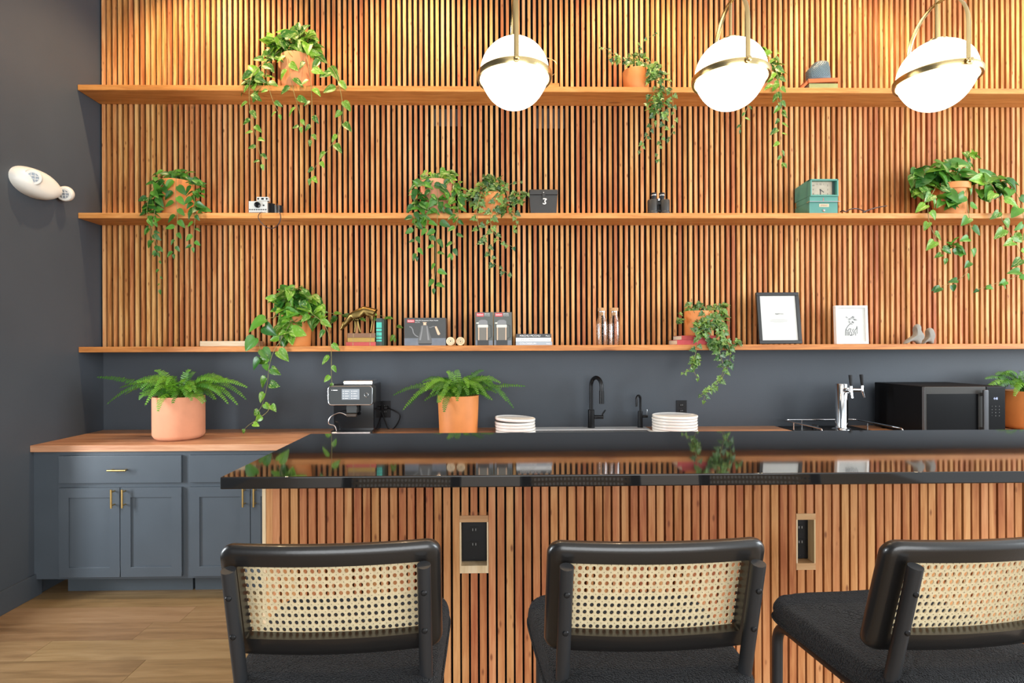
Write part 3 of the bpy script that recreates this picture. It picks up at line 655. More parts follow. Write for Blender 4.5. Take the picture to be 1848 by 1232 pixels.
# ------------------------------------------------------------------ pendants
M_OPAL = pm('lit_opal_glass', (0.9, 0.9, 0.88), 0.25, emit=(1.0, 0.86, 0.66), estr=5.2)
def pendant():
    p = thing('globe_pendant', '', 'pendant lamp', (0, 0, 0), 0, 'opal globe pendants over the bar')
    R = 0.127; rr = 0.134; n = 18
    prof = [(max(0.0001, R * math.sin(math.pi * k / 28)), R * math.cos(math.pi * k / 28) + 0.012) for k in range(29)]
    prof = [(r * (1.0 if z > -0.01 else 1.0 - 0.05 * min(1, (-z) / 0.05)), z) for r, z in prof]
    prof.reverse()
    MB().lathe(prof, n=48).build('globe', M_OPAL, p)
    ring = [(rr - 0.006, -0.011), (rr + 0.002, -0.012), (rr + 0.004, -0.004), (rr + 0.004, 0.008), (rr, 0.012), (rr - 0.005, 0.010), (rr - 0.006, -0.011)]
    MB().lathe(ring, n=64, capends=False).build('ring', M_BRASSPALE, p)
    MB().lathe([(0.0001, R + .0115), (0.036, R + .006), (0.038, R + 0.012), (0.030, R + 0.017), (0.010, R + 0.020), (0.0001, R + 0.020)], n=28).build('cap', M_BRASSPALE, p)
    RA = rr + 0.008; zc = 0.138                                          # yoke: a flat strap arching front to back
    cen = [Vector((0, -RA, -0.006)), Vector((0, -RA, zc))] + [Vector((0, -RA * math.cos(a), zc + RA * math.sin(a))) for a in [math.pi * k / n for k in range(1, n)]] + [Vector((0, RA, zc)), Vector((0, RA, -0.006))]
    MB().tube(cen, 0.0085, 8, flat=(0.36, 1.0)).build('yoke', M_BRASSPALE, p)
    for s in (-1, 1):
        MB().lathe([(0.0001, 0), (0.010, 0), (0.010, 0.006), (0.006, 0.009), (0.006, 0.016), (0.0001, 0.017)] if s > 0 else [(0.0001, -0.017), (0.006, -0.016), (0.006, -0.009), (0.010, -0.006), (0.010, 0), (0.0001, 0)], (0, s * RA, -0.002), n=14, axis='Y').build('knob', M_BRASSPALE, p)
    MB().cyl((0, 0, R + 0.018), (0, 0, zc + RA), 0.006, n=12).build('rod', M_BRASSPALE, p)
    MB().cyl((0, 0, zc + RA - .003), (0, 0, ZC - ZP - 0.02), 0.0065, n=12).build('stem', M_BRASSPALE, p)
    MB().lathe([(0.0001, ZC - ZP - .028), (0.055, ZC - ZP - .026), (0.06, ZC - ZP - .001), (0.0001, ZC - ZP - .001)], n=28).build('canopy', M_BRASSPALE, p)
    return p
YP = 2.10; ZP = 2.482
proto = pendant()
for k, (px, py, lab) in enumerate(((932, 112, 'leftmost lit opal globe pendant with brass ring and yoke'), (1350, 103, 'middle lit opal globe pendant hanging in front of the trailing plant'), (1748, 105, 'rightmost lit opal globe pendant with brass ring over the bar'))):
    o = proto if k == 0 else copy_tree(proto)
    o.location = (at(px, py, YP - 0.142).x, YP, ZP); o['label'] = lab

# ------------------------------------------------------------------ stools
def boucle():
    m, nt, b = _mat('black_boucle'); N = nt.nodes; L = nt.links
    tc = N.new('ShaderNodeTexCoord')
    vo = N.new('ShaderNodeTexVoronoi'); vo.inputs['Scale'].default_value = 290; vo.feature = 'F1'; L.new(tc.outputs['Object'], vo.inputs['Vector'])
    nz = N.new('ShaderNodeTexNoise'); nz.inputs['Scale'].default_value = 330; nz.inputs['Detail'].default_value = 3; L.new(tc.outputs['Object'], nz.inputs['Vector'])
    mu = N.new('ShaderNodeMath'); mu.operation = 'MULTIPLY_ADD'; mu.inputs[1].default_value = 0.6; L.new(nz.outputs['Fac'], mu.inputs[0]); L.new(vo.outputs['Distance'], mu.inputs[2])
    cr = N.new('ShaderNodeValToRGB'); e = cr.color_ramp.elements; e[0].position = .3; e[0].color = (0.026, 0.028, 0.032, 1); e[1].position = .95; e[1].color = (0.006, 0.006, 0.007, 1)
    L.new(mu.outputs[0], cr.inputs['Fac']); L.new(cr.outputs['Color'], b.inputs['Base Color']); b.inputs['Roughness'].default_value = 0.9
    b.inputs['Sheen Weight'].default_value = 0.11; b.inputs['Sheen Roughness'].default_value = 0.5; b.inputs['Specular IOR Level'].default_value = 0.08
    bp = N.new('ShaderNodeBump'); bp.inputs['Strength'].default_value = 1.0; bp.inputs['Distance'].default_value = 0.004; bp.invert = True
    L.new(mu.outputs[0], bp.inputs['Height']); L.new(bp.outputs['Normal'], b.inputs['Normal'])
    return m
M_BOUCLE = boucle()
M_CANE = pm('natural_cane', (0.58, 0.475, 0.29), 0.55, var=0.12, vscale=90, bump=0.3, bscale=500)

BX, BZ0, BZ1 = 0.229, 0.822, 1.083          # backrest half width, bottom and top
def bent(x, z, y):                            # backrest surface: bowed towards the camera in the middle, leaning back
    return Vector((x, y - 0.024 * (1 - (x / BX) ** 2) - 0.205 + (BZ1 - z) * 0.27, z))
def make_stool():
    s = thing('bar_stool', '', 'bar stool', (0, 0, 0), 0, 'cane back bar stools at the bar')
    # backrest frame: rounded ring with rounded section
    def loop(x0, x1, z0, z1, r, n=10, m=14):
        P = []
        cs = ((x1 - r, z1 - r, 0), (x0 + r, z1 - r, 90), (x0 + r, z0 + r, 180), (x1 - r, z0 + r, 270))
        for q, (cx, cz, a0) in enumerate(cs):
            for k in range(n + 1):
                a = math.radians(a0 + 90 * k / n); P.append(Vector((cx + r * math.cos(a), cz + r * math.sin(a))))
            nx = cs[(q + 1) % 4]; a1 = math.radians(nx[2]); e = Vector((nx[0] + r * math.cos(a1), nx[1] + r * math.sin(a1))); st = P[-1].copy()
            for k in range(1, m): P.append(st.lerp(e, k / m))
        return P
    IX, IZ0, IZ1 = BX - 0.040, BZ0 + 0.046, BZ1 - 0.044
    outer = loop(-BX, BX, BZ0, BZ1, 0.030); inner = loop(-IX, IX, IZ0, IZ1, 0.004)
    d = 0.0195; secs = []
    for t, yy in ((0.0, -d), (0.55, -d), (0.84, -d * 0.86), (0.96, -d * 0.5), (1.0, 0.0), (0.96, d * .5), (0.84, d * .86), (0.55, d), (0.0, d)):
        secs.append((t, yy))
    n = len(outer); vs = []; fs = []
    for t, yy in secs:
        for i in range(n):
            p = inner[i].lerp(outer[i], t); vs.append(bent(p.x, p.y, yy))
    m = len(secs)
    for j in range(m):
        k = (j + 1) % m
        for i in range(n): fs.append((j * n + i, j * n + (i + 1) % n, k * n + (i + 1) % n, k * n + i))
    bf = MB().add(vs, fs).build('back_frame', M_BLACKWOOD, s, angle=50)
    # woven cane: grid with eight-sided holes and pinholes at the crossings
    nx, nz = 27, 10; pw = 2 * (IX + 0.004) / nx; ph = (IZ1 - IZ0 + 0.006) / nz
    mb = MB(); vs = []; fs = []
    for i in range(nx):
        for j in range(nz):
            x0 = -IX - .004 + i * pw; z0 = IZ0 - .003 + j * ph; cx, cz = x0 + pw / 2, z0 + ph / 2; q = 0.085
            ho = 0.32
            oc = [(cx + pw * ho * math.cos(math.radians(22.5 + 45 * k)), cz + ph * ho * math.sin(math.radians(22.5 + 45 * k))) for k in range(8)]
            X1, Z1 = x0 + pw, z0 + ph
            ou = [(X1, z0 + ph * (1 - q)), (x0 + pw * (1 - q), Z1), (x0 + pw * q, Z1), (x0, z0 + ph * (1 - q)), (x0, z0 + ph * q), (x0 + pw * q, z0), (x0 + pw * (1 - q), z0), (X1, z0 + ph * q)]
            o = len(vs); pts = oc + ou
            for yy in (-0.0013, 0.0013):
                for (a, b2) in pts: vs.append(bent(a, b2, yy + 0.0145))
            for k in range(8):
                k2 = (k + 1) % 8
                fs.append((o + k, o + k2, o + 8 + k2, o + 8 + k)); fs.append((o + 16 + k2, o + 16 + k, o + 24 + k, o + 24 + k2)); fs.append((o + k2, o + k, o + 16 + k, o + 16 + k2))
    mb.add(vs, fs); cn = mb.build('cane_panel', M_CANE, s, smooth=False)
    # seat pad
    sv = []; sf = []; NA, NR = 88, 20; zs = 0.790
    ws, ds = 0.243, 0.235
    def sup(a, e=0.30):
        c, s_ = math.cos(a), math.sin(a); return math.copysign(abs(c) ** e, c), math.copysign(abs(s_) ** e, s_)
    r2 = random.Random(5)
    prof = [(0.02 + 0.98 * (k / NR), 0.0) for k in range(NR + 1)]
    rings = [(t * 0.955, zs - 0.006 * (t ** 4)) for t, _ in prof] + [(0.975, zs - 0.012), (0.992, zs - 0.022), (1.0, zs - 0.036), (0.995, zs - 0.050), (0.975, zs - 0.060), (0.93, zs - 0.064), (0.5, zs - 0.064), (0.02, zs - 0.064)]
    for t, z in rings:
        for k in range(NA):
            c, s_ = sup(2 * math.pi * k / NA); wob = 0.0012
            tap = 1.0 - 0.09 * (0.5 - 0.5 * s_)                       # a little narrower at the back
            sv.append((c * ws * t * tap + r2.uniform(-wob, wob), s_ * ds * t + r2.uniform(-wob, wob), z + r2.uniform(-wob, wob)))
    for j in range(len(rings) - 1):
        for k in range(NA): sf.append((j * NA + k, j * NA + (k + 1) % NA, (j + 1) * NA + (k + 1) % NA, (j + 1) * NA + k))
    sf = [tuple(reversed(f)) for f in sf]
    sf.append(tuple(range(NA))); sf.append(tuple(reversed(range((len(rings) - 1) * NA, len(rings) * NA))))
    seat = MB().add(sv, sf).build('seat', M_BOUCLE, s, angle=80)
    MB().tube([(sup(2 * math.pi * k / 72)[0] * ws * 1.0 * (1 - .09 * (.5 - .5 * sup(2 * math.pi * k / 72)[1])), sup(2 * math.pi * k / 72)[1] * ds * 1.0, zs - 0.054) for k in range(72)], 0.004, 6, closed=True).build('piping', M_BOUCLE, seat)
    # tubular frame, each side one bent tube: post, seat rail, front leg, floor runner
    TX = 0.195; r = 0.0145
    for sx in (-1, 1):
        pth = arc_path([(sx * TX, -0.247, 1.042), (sx * TX, -0.165, 0.706), (sx * TX, 0.228, 0.704), (sx * TX, 0.236, r), (sx * TX, -0.20, r)], 0.062, 8)
        MB().tube(pth, r, 14).build('side_tube', M_POWDER, s)
        for zz in (0.985, 0.897):
            yy = -0.247 + (1.042 - zz) * 0.244
            MB().lathe([(0.0001, -r - .0035), (0.0045, -r - .003), (0.0062, -r - 0.0012), (0.0062, -r + .004)], (sx * TX, yy, zz), n=14, axis='Y').build('screw', M_BLACKMETAL, s)
    MB().cyl((-TX, 0.235, 0.27), (TX, 0.235, 0.27), 0.012, n=12).build('footrest', M_POWDER, s)
    MB().cyl((-TX, -0.19, r), (TX, -0.19, r), 0.0143, n=12).build('floor_bar', M_POWDER, s)
    MB().cyl((-TX, 0.17, 0.712), (TX, 0.17, 0.712), 0.010, n=12).build('seat_brace', M_POWDER, s)
    return s
st0 = make_stool()
YST = 1.41
for k, (X, dy, rz, sx, lab) in enumerate(((-0.338, 0.0, 0.045, 1.0, 'left cane back bar stool, nearest the cabinets'), (0.352, -0.005, 0.02, 1.015, 'middle cane back bar stool with its woven back to us'), (1.036, -0.010, 0.085, 1.0, 'right cane back bar stool, cut by the frame edge'))):
    o = st0 if k == 0 else copy_tree(st0)
    o.location = (X, YST + dy, 0); o.rotation_euler = (0, 0, rz); o.scale = (sx, 1, 1); o['label'] = lab
# ------------------------------------------------------------------ small things on the shelves
def book(px0, px1, py0, py1, zbase, Y, dep, cover, label, group=None, spine=None, rz=0.0, ry=0.0, h=None):
    """book lying flat, spine to the room"""
    a = at(px0, py1, Y); b = at(px1, py0, Y); w = b.x - a.x; hh = h if h else b.z - a.z
    t = thing('book', label, 'book', (a.x + w / 2, Y, zbase), rz, group)
    if ry: t.rotation_euler = (0, ry, rz)
    c = 0.0022
    MB().rbox(-w / 2, w / 2, 0, dep, 0.0003, c, .0006, 1).rbox(-w / 2, w / 2, 0, dep, hh - c, hh - .0003, .0006, 1).rbox(-w / 2, w / 2, -0.002, c, 0.0003, hh - .0003, .0012, 2).build('cover', cover, t)
    MB().box(-w / 2 + .004, w / 2 - .004, c, dep - .005, c, hh - c).build('pages', M_PAGES, t, smooth=False)
    t['h'] = hh; t['w'] = w
    return t
def cloth(name, col, rough=0.7): return pm(name, col, rough, bump=0.15, bscale=300, var=0.12, vscale=20)

# --- top shelf, right: books and a patterned ceramic
YT = 3.874; zs = Z_S[0]
o1 = book(1460, 1512, 151, 161.5, zs, YT, 0.13, cloth('sage_cloth', (0.26, 0.27, 0.10)), 'sage green book lying flat on the top shelf, under the orange book', 'books under the patterned ceramic', h=0.034)
o2 = book(1459, 1512.5, 142, 151, zs + 0.0345, YT - .004, 0.13, cloth('orange_cloth', (0.46, 0.11, 0.025)), 'orange book lying tilted on the sage book, top shelf', 'books under the patterned ceramic', h=0.028, ry=-0.045)
o2.location.z += 0.0055
a = at(1452, 160, YT)
o3 = thing('book', 'small orange book leaning against the sage book, top shelf', 'book', (a.x - 0.018, YT, zs + 0.002), 0, 'books under the patterned ceramic'); o3.rotation_euler = (0, math.radians(45), 0)
MB().rbox(-0.007, 0.007, 0, 0.12, 0, 0.072, 0.001, 1).build('cover', cloth('orange_cloth', (0, 0, 0)), o3); MB().box(-0.005, 0.005, 0.002, 0.118, 0.0705, 0.0735).build('pages', M_PAGES, o3, smooth=False)
def pattern():
    m, nt, b = _mat('blue_lattice_glaze'); N = nt.nodes; L = nt.links
    tc = N.new('ShaderNodeTexCoord'); mp = N.new('ShaderNodeMapping'); mp.inputs['Rotation'].default_value = (0, math.radians(45), 0); mp.inputs['Scale'].default_value = (95, 95, 95)
    L.new(tc.outputs['Object'], mp.inputs['Vector'])
    ck = N.new('ShaderNodeTexVoronoi'); ck.distance = 'CHEBYCHEV'; ck.inputs['Randomness'].default_value = 0.15; ck.inputs['Scale'].default_value = 1.0; L.new(mp.outputs[0], ck.inputs['Vector'])
    cr = N.new('ShaderNodeValToRGB'); e = cr.color_ramp.elements; e[0].position = 0.12; e[0].color = (0.02, 0.035, 0.045, 1); e[1].position = 0.42; e[1].color = (0.085, 0.135, 0.16, 1)
    L.new(ck.outputs['Distance'], cr.inputs['Fac']); L.new(cr.outputs['Color'], b.inputs['Base Color']); b.inputs['Roughness'].default_value = 0.4
    bp = N.new('ShaderNodeBump'); bp.inputs['Strength'].default_value = 0.8; bp.inputs['Distance'].default_value = 0.003; L.new(ck.outputs['Distance'], bp.inputs['Height']); L.new(bp.outputs['Normal'], b.inputs['Normal'])
    return m
M_LATTICE = pattern()
poly = [(1458, 145.5), (1456, 137), (1456, 126), (1460, 121), (1464, 119), (1467, 113.5), (1473, 110), (1480, 108.8), (1488, 109.5), (1494, 112), (1496, 122), (1497, 140), (1497, 143)]
YO = YT + 0.056; base = at(1477, 144.5, YO)
P = [(at(x, y, YO).x - base.x, at(x, y, YO).z - base.z) for x, y in poly]
ce = thing('lattice_ornament', 'grey-blue ceramic ornament with raised lattice pattern on the orange book', 'ornament', (base.x, YO, zs + 0.0345 + 0.0345), 0)
ce.rotation_euler = (0, -0.045, 0)
zmin = min(z for _, z in P); P = [(x, z - zmin) for x, z in P]; P[0] = (P[0][0], 0); P[-1] = (P[-1][0], 0)
bm = bmesh.new()
def puff(P, depth, rings=5):
    """pillow-like solid from an outline in xz: thick in the middle, rounded to the rim"""
    cx = sum(p[0] for p in P) / len(P); cz = sum(p[1] for p in P) / len(P); n = len(P); vs = []; fs = []
    for sgn in (-1, 1):
        for k in range(rings + 1):
            t = k / rings; s_ = math.cos(t * math.pi / 2) ** 0.36 if k < rings else 0.02
            yy = sgn * depth * math.sin(t * math.pi / 2)
            for p in P: vs.append((cx + (p[0] - cx) * max(s_, .02), yy, cz + (p[1] - cz) * max(s_, .02)))
    m = (rings + 1) * n
    for g in range(2):
        for k in range(rings):
            for i in range(n):
                q = (g * m + k * n + i, g * m + k * n + (i + 1) % n, g * m + (k + 1) * n + (i + 1) % n, g * m + (k + 1) * n + i); fs.append(q if g == 0 else tuple(reversed(q)))
        e = tuple(g * m + rings * n + i for i in range(n)); fs.append(e if g == 0 else tuple(reversed(e)))
    return vs, fs
bm.free()
def refine(P, k=3, closed=True): return [(v.x, v.y) for v in smooth_path([(x, z, 0) for x, z in P], k, closed)]
vs_, fs_ = puff(P, 0.045); MB().add(vs_, fs_).build('body', M_LATTICE, ce)
# wire loop on a small wooden base, half hidden by the first pendant
a = at(985, 157, 3.93)
wl = thing('wire_ornament', 'small wire loop ornament on a wooden block behind the first globe pendant', 'ornament', (a.x, 3.93, zs))
b0 = at(1008, 153.5, 3.93)
MB().rbox(-0.08, b0.x - a.x, -0.03, 0.04, 0.0003, b0.z - zs, 0.002, 1).build('base', M_SHELF, wl)
cz = at(985, 121, 3.93).z - zs; rr = at(985, 104, 3.93).z - zs - cz
MB().tube([(0.005 + rr * 1.15 * math.cos(t), 0.005, cz + rr * math.sin(t)) for t in [2 * math.pi * k / 40 for k in range(40)]], 0.0016, 8, closed=True).build('wire_loop', M_BRASS, wl)
MB().cyl((0.005, 0.005, b0.z - zs - .002), (0.005, 0.005, cz - rr), 0.0018, n=8).build('wire_stem', M_BRASS, wl)

# --- middle shelf
zs = Z_S[1]; YM2 = 3.90
# folding instant camera
def loc(px, py, Y, o): v = at(px, py, Y); return v.x - o.x, v.z - o.z
O = Vector((at(475, 384, YM2).x, YM2, zs))
cm2 = thing('folding_camera', 'vintage silver folding camera with bellows on the middle shelf', 'camera', O)
x0, z1 = loc(450, 363.5, YM2, O); x1, z0 = loc(483.5, 384.0, YM2, O); z0 = 0.0006
M_SILVER = pm('brushed_silver', (0.62, 0.63, 0.60), 0.35, 0.3, var=0.05, vscale=60)
fp = MB().rbox(x0, x1, -0.012, 0.006, z0, z1, 0.002, 2).build('front_plate', M_SILVER, cm2)
lx, lz = loc(466.5, 370.7, YM2, O)
MB().lathe([(0.0001, -0.024), (0.010, -0.024), (0.0135, -0.027), (0.0195, -0.025), (0.020, -0.011), (0.0001, -0.011)], (lx, 0, lz), n=28, axis='Y').build('lens', M_GLOSSBLACK, fp)
ex, ez = loc(477, 371.2, YM2, O)
MB().lathe([(0.0001, -0.0135), (0.0055, -0.014), (0.006, -0.011), (0.0001, -0.011)], (ex, 0, ez), n=16, axis='Y').build('light_cell', M_BLACKPLASTIC, fp)
for k in range(8):
    kx, kz = loc(452.5 + k * 4.05, 378.8, YM2, O); MB().box(kx - .006, kx + .005, -0.0128, -0.0115, kz - .0035, kz + .0035).build('scale_mark', M_BLACKPRINT, fp, smooth=False)
MB().box(x0 + .004, x1 - .01, -0.0128, -0.0115, 0.007, 0.0095).build('scale_line', M_BLACKPRINT, fp, smooth=False)
v0, w1_ = loc(463.5, 355.3, YM2, O); v1, w0 = loc(484.8, 362.6, YM2, O)
vf = MB().rbox(v0, v1, -0.004, 0.03, w0, w1_, 0.002, 2).build('viewfinder', M_SILVER, cm2)
for fx in (0.14, 0.5, 0.86):
    xx = v0 + (v1 - v0) * fx; zz = (w0 + w1_) / 2; q = 0.0055 if fx != 0.5 else 0.0085
    MB().box(xx - q, xx + q, -0.0052, -0.0035, zz - .0055, zz + .0055).build('window', M_BLACKPLASTIC if fx != .5 else M_GLOSSBLACK, vf, smooth=False)
MB().box((v0 + v1) / 2 - .015, (v0 + v1) / 2 + .015, 0.002, 0.02, z1 - .001, w0 + .001).build('hinge', M_BLACKMETAL, cm2, smooth=False)
be = MB()
for k in range(6):
    s_ = k * 0.011; be.rbox(x0 + .004 + s_ * .3, x1 - 0.003 + s_ * 0.55, 0.007 + k * 0.009, 0.013 + k * 0.009, 0.003, z1 - .004 + 0.0006 * k, .001, 1)
be.box(x0 + .01, x1 + 0.01, 0.006, 0.06, 0.006, z1 - .008)
be.build('bellows', M_BLACKPLASTIC, cm2, smooth=False)
q0, _ = loc(484, 370, YM2, O); q1, q2 = loc(503, 366.0, YM2, O)
MB().rbox(x0 + .02, q1, 0.062, 0.094, 0.0006, q2, 0.003, 2).build('body', M_BLACKPLASTIC, cm2)
for k in range(3): MB().rbox(q0 + 0.004 + k * .021, q0 + 0.016 + k * .021, 0.045, 0.061, 0.0006, q2 - 0.003, 0.001, 1).build('rail', pm('dark_chrome', (0.25, 0.25, 0.24), 0.3, 0.8), cm2)
sp = [(500, 367, 3.90), (503, 378, 3.856), (506.5, 390, 3.852), (505, 400, 3.852), (498, 409, 3.852), (488, 412, 3.852), (477, 407, 3.852), (468, 397, 3.852), (466, 390, 3.852), (469, 384.5, 3.856), (472, 382.5, 3.875)]
MB().tube(smooth_path([at(x, y, Y) - O for x, y, Y in sp], 6), 0.0032, 8, flat=(1, .6)).build('strap', pm('dark_leather', (0.03, 0.012, 0.010), 0.5), cm2)
# binocular case
O = Vector((at(981, 384, 3.89).x, 3.89, zs))
cs = thing('leather_case', 'black leather binocular case with white clasp on the middle shelf', 'case', O)
hb = loc(1004, 370, 3.89, O)[0]; ht = loc(1007, 370, 3.89, O)[0]; zlid = loc(981, 352.0, 3.89, O)[1]; ztop = loc(981, 341.5, 3.89, O)[1]
M_LEATHER = pm('black_leather', (0.022, 0.021, 0.020), 0.45, bump=0.25, bscale=220, var=0.15)
def taper(x0b, x0t, y0, y1, z0, z1, r):
    P = []
    for z, hx in ((z0, x0b), (z1, x0t)):
        for (sx, sy) in ((-1, -1), (1, -1), (1, 1), (-1, 1)): P.append((sx * hx, y0 if sy < 0 else y1, z))
    return P, [(0, 3, 2, 1), (4, 5, 6, 7), (0, 1, 5, 4), (1, 2, 6, 5), (2, 3, 7, 6), (3, 0, 4, 7)]
vs_, fs_ = taper(hb, ht - .003, 0.0, 0.115, 0.0005, zlid, 0); MB().add(vs_, fs_).build('body', M_LEATHER, cs, smooth=False)
MB().rbox(-ht, ht, -0.004, 0.119, zlid + .0003, ztop, 0.008, 3).build('lid', M_LEATHER, cs)
MB().rbox(-0.010, 0.010, -0.0075, -0.0042, zlid - 0.026, zlid + 0.022, 0.002, 1).build('strap', M_LEATHER, cs)
MB().lathe([(0.0001, -0.010), (0.003, -0.0095), (0.003, -0.0074), (0.0001, -0.0074)], (0, 0, zlid + .016), n=10, axis='Y').build('stud', M_WHITE, cs)
c0x, c0z = loc(982.5, 363.5, 3.885, O)
MB().tube(smooth_path([(c0x - .010, -0.008, c0z + .017), (c0x + .012, -0.008, c0z + .016), (c0x + .002, -0.008, c0z + .002), (c0x + .008, -0.008, c0z - .012), (c0x - .003, -0.008, c0z - .018), (c0x - .011, -0.008, c0z - .012)], 5), 0.0042, 8).build('clasp', M_WHITE, cs)
# binoculars
O = Vector((at(1188.5, 384, 3.92).x, 3.92, zs))
bi = thing('binoculars', 'black binoculars standing upright on the middle shelf', 'binoculars', O)
zb1 = loc(1188, 361, 3.92, O)[1]; ze1 = loc(1188, 348.5, 3.92, O)[1]
for s_, px in ((-1, 1177.5), (1, 1199.5)):
    bx = loc(px, 370, 3.92, O)[0]; ex = loc(1180 if s_ < 0 else 1194.5, 370, 3.92, O)[0]
    br = MB().lathe([(0.0001, .0005), (0.036, .0005), (0.038, .012), (0.0385, .016), (0.0335, .022), (0.0345, zb1 - .006), (0.031, zb1), (0.0001, zb1)], (bx, 0, 0), n=26).build('barrel', M_LEATHER, bi)
    MB().lathe([(0.0001, zb1 - .002), (0.017, zb1 - .002), (0.016, zb1 + .014), (0.0185, zb1 + .018), (0.0185, ze1 - .014), (0.020, ze1 - .010), (0.0195, ze1), (0.0001, ze1 - .003)], (ex, 0, 0), n=22).build('eyepiece', M_BLACKPLASTIC, br)
    MB().lathe([(0.0187, ze1 - .020), (0.0200, ze1 - .018), (0.0200, ze1 - .014), (0.0187, ze1 - .012)], (ex, 0, 0), n=22, capends=False).build('trim_ring', M_STEEL, br)
MB().rbox(-0.022, 0.022, -0.012, 0.014, zb1 - 0.035, zb1 - 0.010, 0.003, 1).rbox(-0.018, 0.018, -0.010, 0.012, 0.018, 0.034, 0.003, 1).cyl((0, 0, 0.02), (0, 0, zb1 + .004), 0.008, n=12).build('bridge', M_BLACKMETAL, bi)
MB().lathe([(0.011, zb1 - .006), (0.012, zb1 + .008), (0.0001, zb1 + .009)], n=14).build('focus_wheel', M_STEEL, bi)
# green time clock
YC = 3.885; O = Vector((at(1486, 384, YC).x, YC, zs))
tcl = thing('time_clock', 'teal green enamel punch clock with square dial on the middle shelf', 'clock', O)
M_TEAL = pm('teal_enamel', (0.065, 0.235, 0.185), 0.42, bump=0.06, bscale=160, var=0.08, vscale=14)
xl, zt_ = loc(1460.5, 323.5, YC, O); xr = loc(1511.5, 350, YC, O)[0]; zsl = loc(1486, 364.5, YC, O)[1]; zbz = loc(1486, 354, YC, O)[1]
dpt = 0.185
bz = MB(); t_ = 0.013
yo = -0.014                                                                    # hood leans out over the dial
bz.rbox(xl, xr, yo, 0.03, zt_ - .013, zt_, .004, 2).rbox(xl, xl + .011, yo, 0.03, zbz, zt_, .004, 2).rbox(xr - .013, xr, yo, 0.03, zbz, zt_, .004, 2).rbox(xl, xr, yo, .03, zbz - .004, zbz + .008, .004, 2)
bz.prism([(xl, 0), (xr, 0), (xr, zsl - .003), (xl, zsl - .003)], 0.0, dpt * .98)
bz.prism([(xl, zsl + .003), (xr, zsl + .003), (xr, zbz + .002), (xl, zbz + .002)], -0.004, dpt * .9)
ps = [(0.028, zbz), (0.028, zt_ - .001), (dpt, zt_ - 0.016), (dpt, zbz)]                # back of the housing, roof falling to the rear
vv = [(xl, y_, z_) for y_, z_ in ps] + [(xr, y_, z_) for y_, z_ in ps]
bz.add(vv, [(0, 1, 2, 3), (7, 6, 5, 4), (0, 4, 5, 1), (1, 5, 6, 2), (2, 6, 7, 3), (3, 7, 4, 0)])
bz.box(xl + .002, xr - .002, 0.004, dpt * .9, zsl - .004, zsl + .004)
bz.build('housing', M_TEAL, tcl)
MB().rbox(xl - .010, xr + .008, -0.020, 0.02, zsl - .0025, zsl + .0025, .001, 1).build('card_slot_lip', M_CHROME, tcl)
dl = MB().box(xl + .011, xr - .030, 0.014, 0.018, zbz + .006, zt_ - .012).build('dial', pm('aged_dial', (0.40, 0.34, 0.25), 0.6, var=0.12, vscale=30), tcl, smooth=False)
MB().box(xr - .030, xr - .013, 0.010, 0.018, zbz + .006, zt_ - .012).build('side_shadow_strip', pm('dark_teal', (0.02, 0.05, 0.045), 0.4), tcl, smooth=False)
cxd, czd = loc(1480.5, 342.3, YC + .014, O); hxw = 0.050; hzh = 0.038
for k in range(12):
    a_ = math.radians(90 - 30 * k); cx_, sz_ = math.cos(a_), math.sin(a_); f_ = min(hxw / max(abs(cx_), 1e-6), hzh / max(abs(sz_), 1e-6))
    text_part(str(12 if k == 0 else k), 0.015, M_BLACKPRINT, dl, (cxd + cx_ * f_, 0.0134, czd + sz_ * f_ - .005), 'CENTER', None, 'numeral')
MB().lathe([(0.0001, .0125), (0.005, .0128), (0.005, .0138)], (cxd, 0, czd), n=14, axis='Y').ribbon([(cxd, czd), (cxd + .024, czd - .018)], 0.005, 0.0129).ribbon([(cxd, czd), (cxd + .0005, czd - .036)], 0.0055, 0.0127).build('hands', M_BLACKPRINT, dl)
pz = loc(1486, 370.5, YC, O)[1]; px_ = loc(1487, 370, YC, O)[0]
pl_ = MB().box(px_ - .034, px_ + .034, -0.0012, 0.0002, pz - .0105, pz + .0105).build('name_plate', pm('brass_plate', (0.52, 0.40, 0.26), 0.4, .5), tcl, smooth=False)
text_part('AMANO', 0.017, pm('plate_red_brown', (0.20, 0.07, 0.04), 0.5), pl_, (px_, -0.0016, pz - .006), 'CENTER', 0.052)
lz_ = loc(1486.5, 379.5, YC, O)[1]
MB().lathe([(0.0001, -.006), (0.006, -.006), (0.0095, -.003), (0.0095, .001)], (px_ - .002, 0, lz_), n=18, axis='Y').build('key_lock', M_CHROME, tcl)
MB().box(px_ - .008, px_ - .005, -0.0048, -0.0038, zsl + .004, zsl + .028).build('red_pointer', M_REDPRINT, tcl, smooth=False)
# black cord by the clock
pts = [(1516, 382.5, 3.92), (1521, 380, 3.90), (1526, 382, 3.90), (1532, 378.5, 3.93), (1540, 376.3, 3.95), (1549, 377, 3.96), (1556, 379.5, 3.96), (1563, 382, 3.95), (1557, 383, 3.93), (1566, 379.5, 3.95), (1580, 375, 3.97), (1600, 371.2, 3.99)]
tag(MB().tube(smooth_path([at(*p_) for p_ in pts], 6), 0.0038, 8).build('loose_cable', pm('dark_rubber', (0.018, 0.010, 0.012), 0.5)), 'short black cord lying on the middle shelf right of the green clock', 'cord')

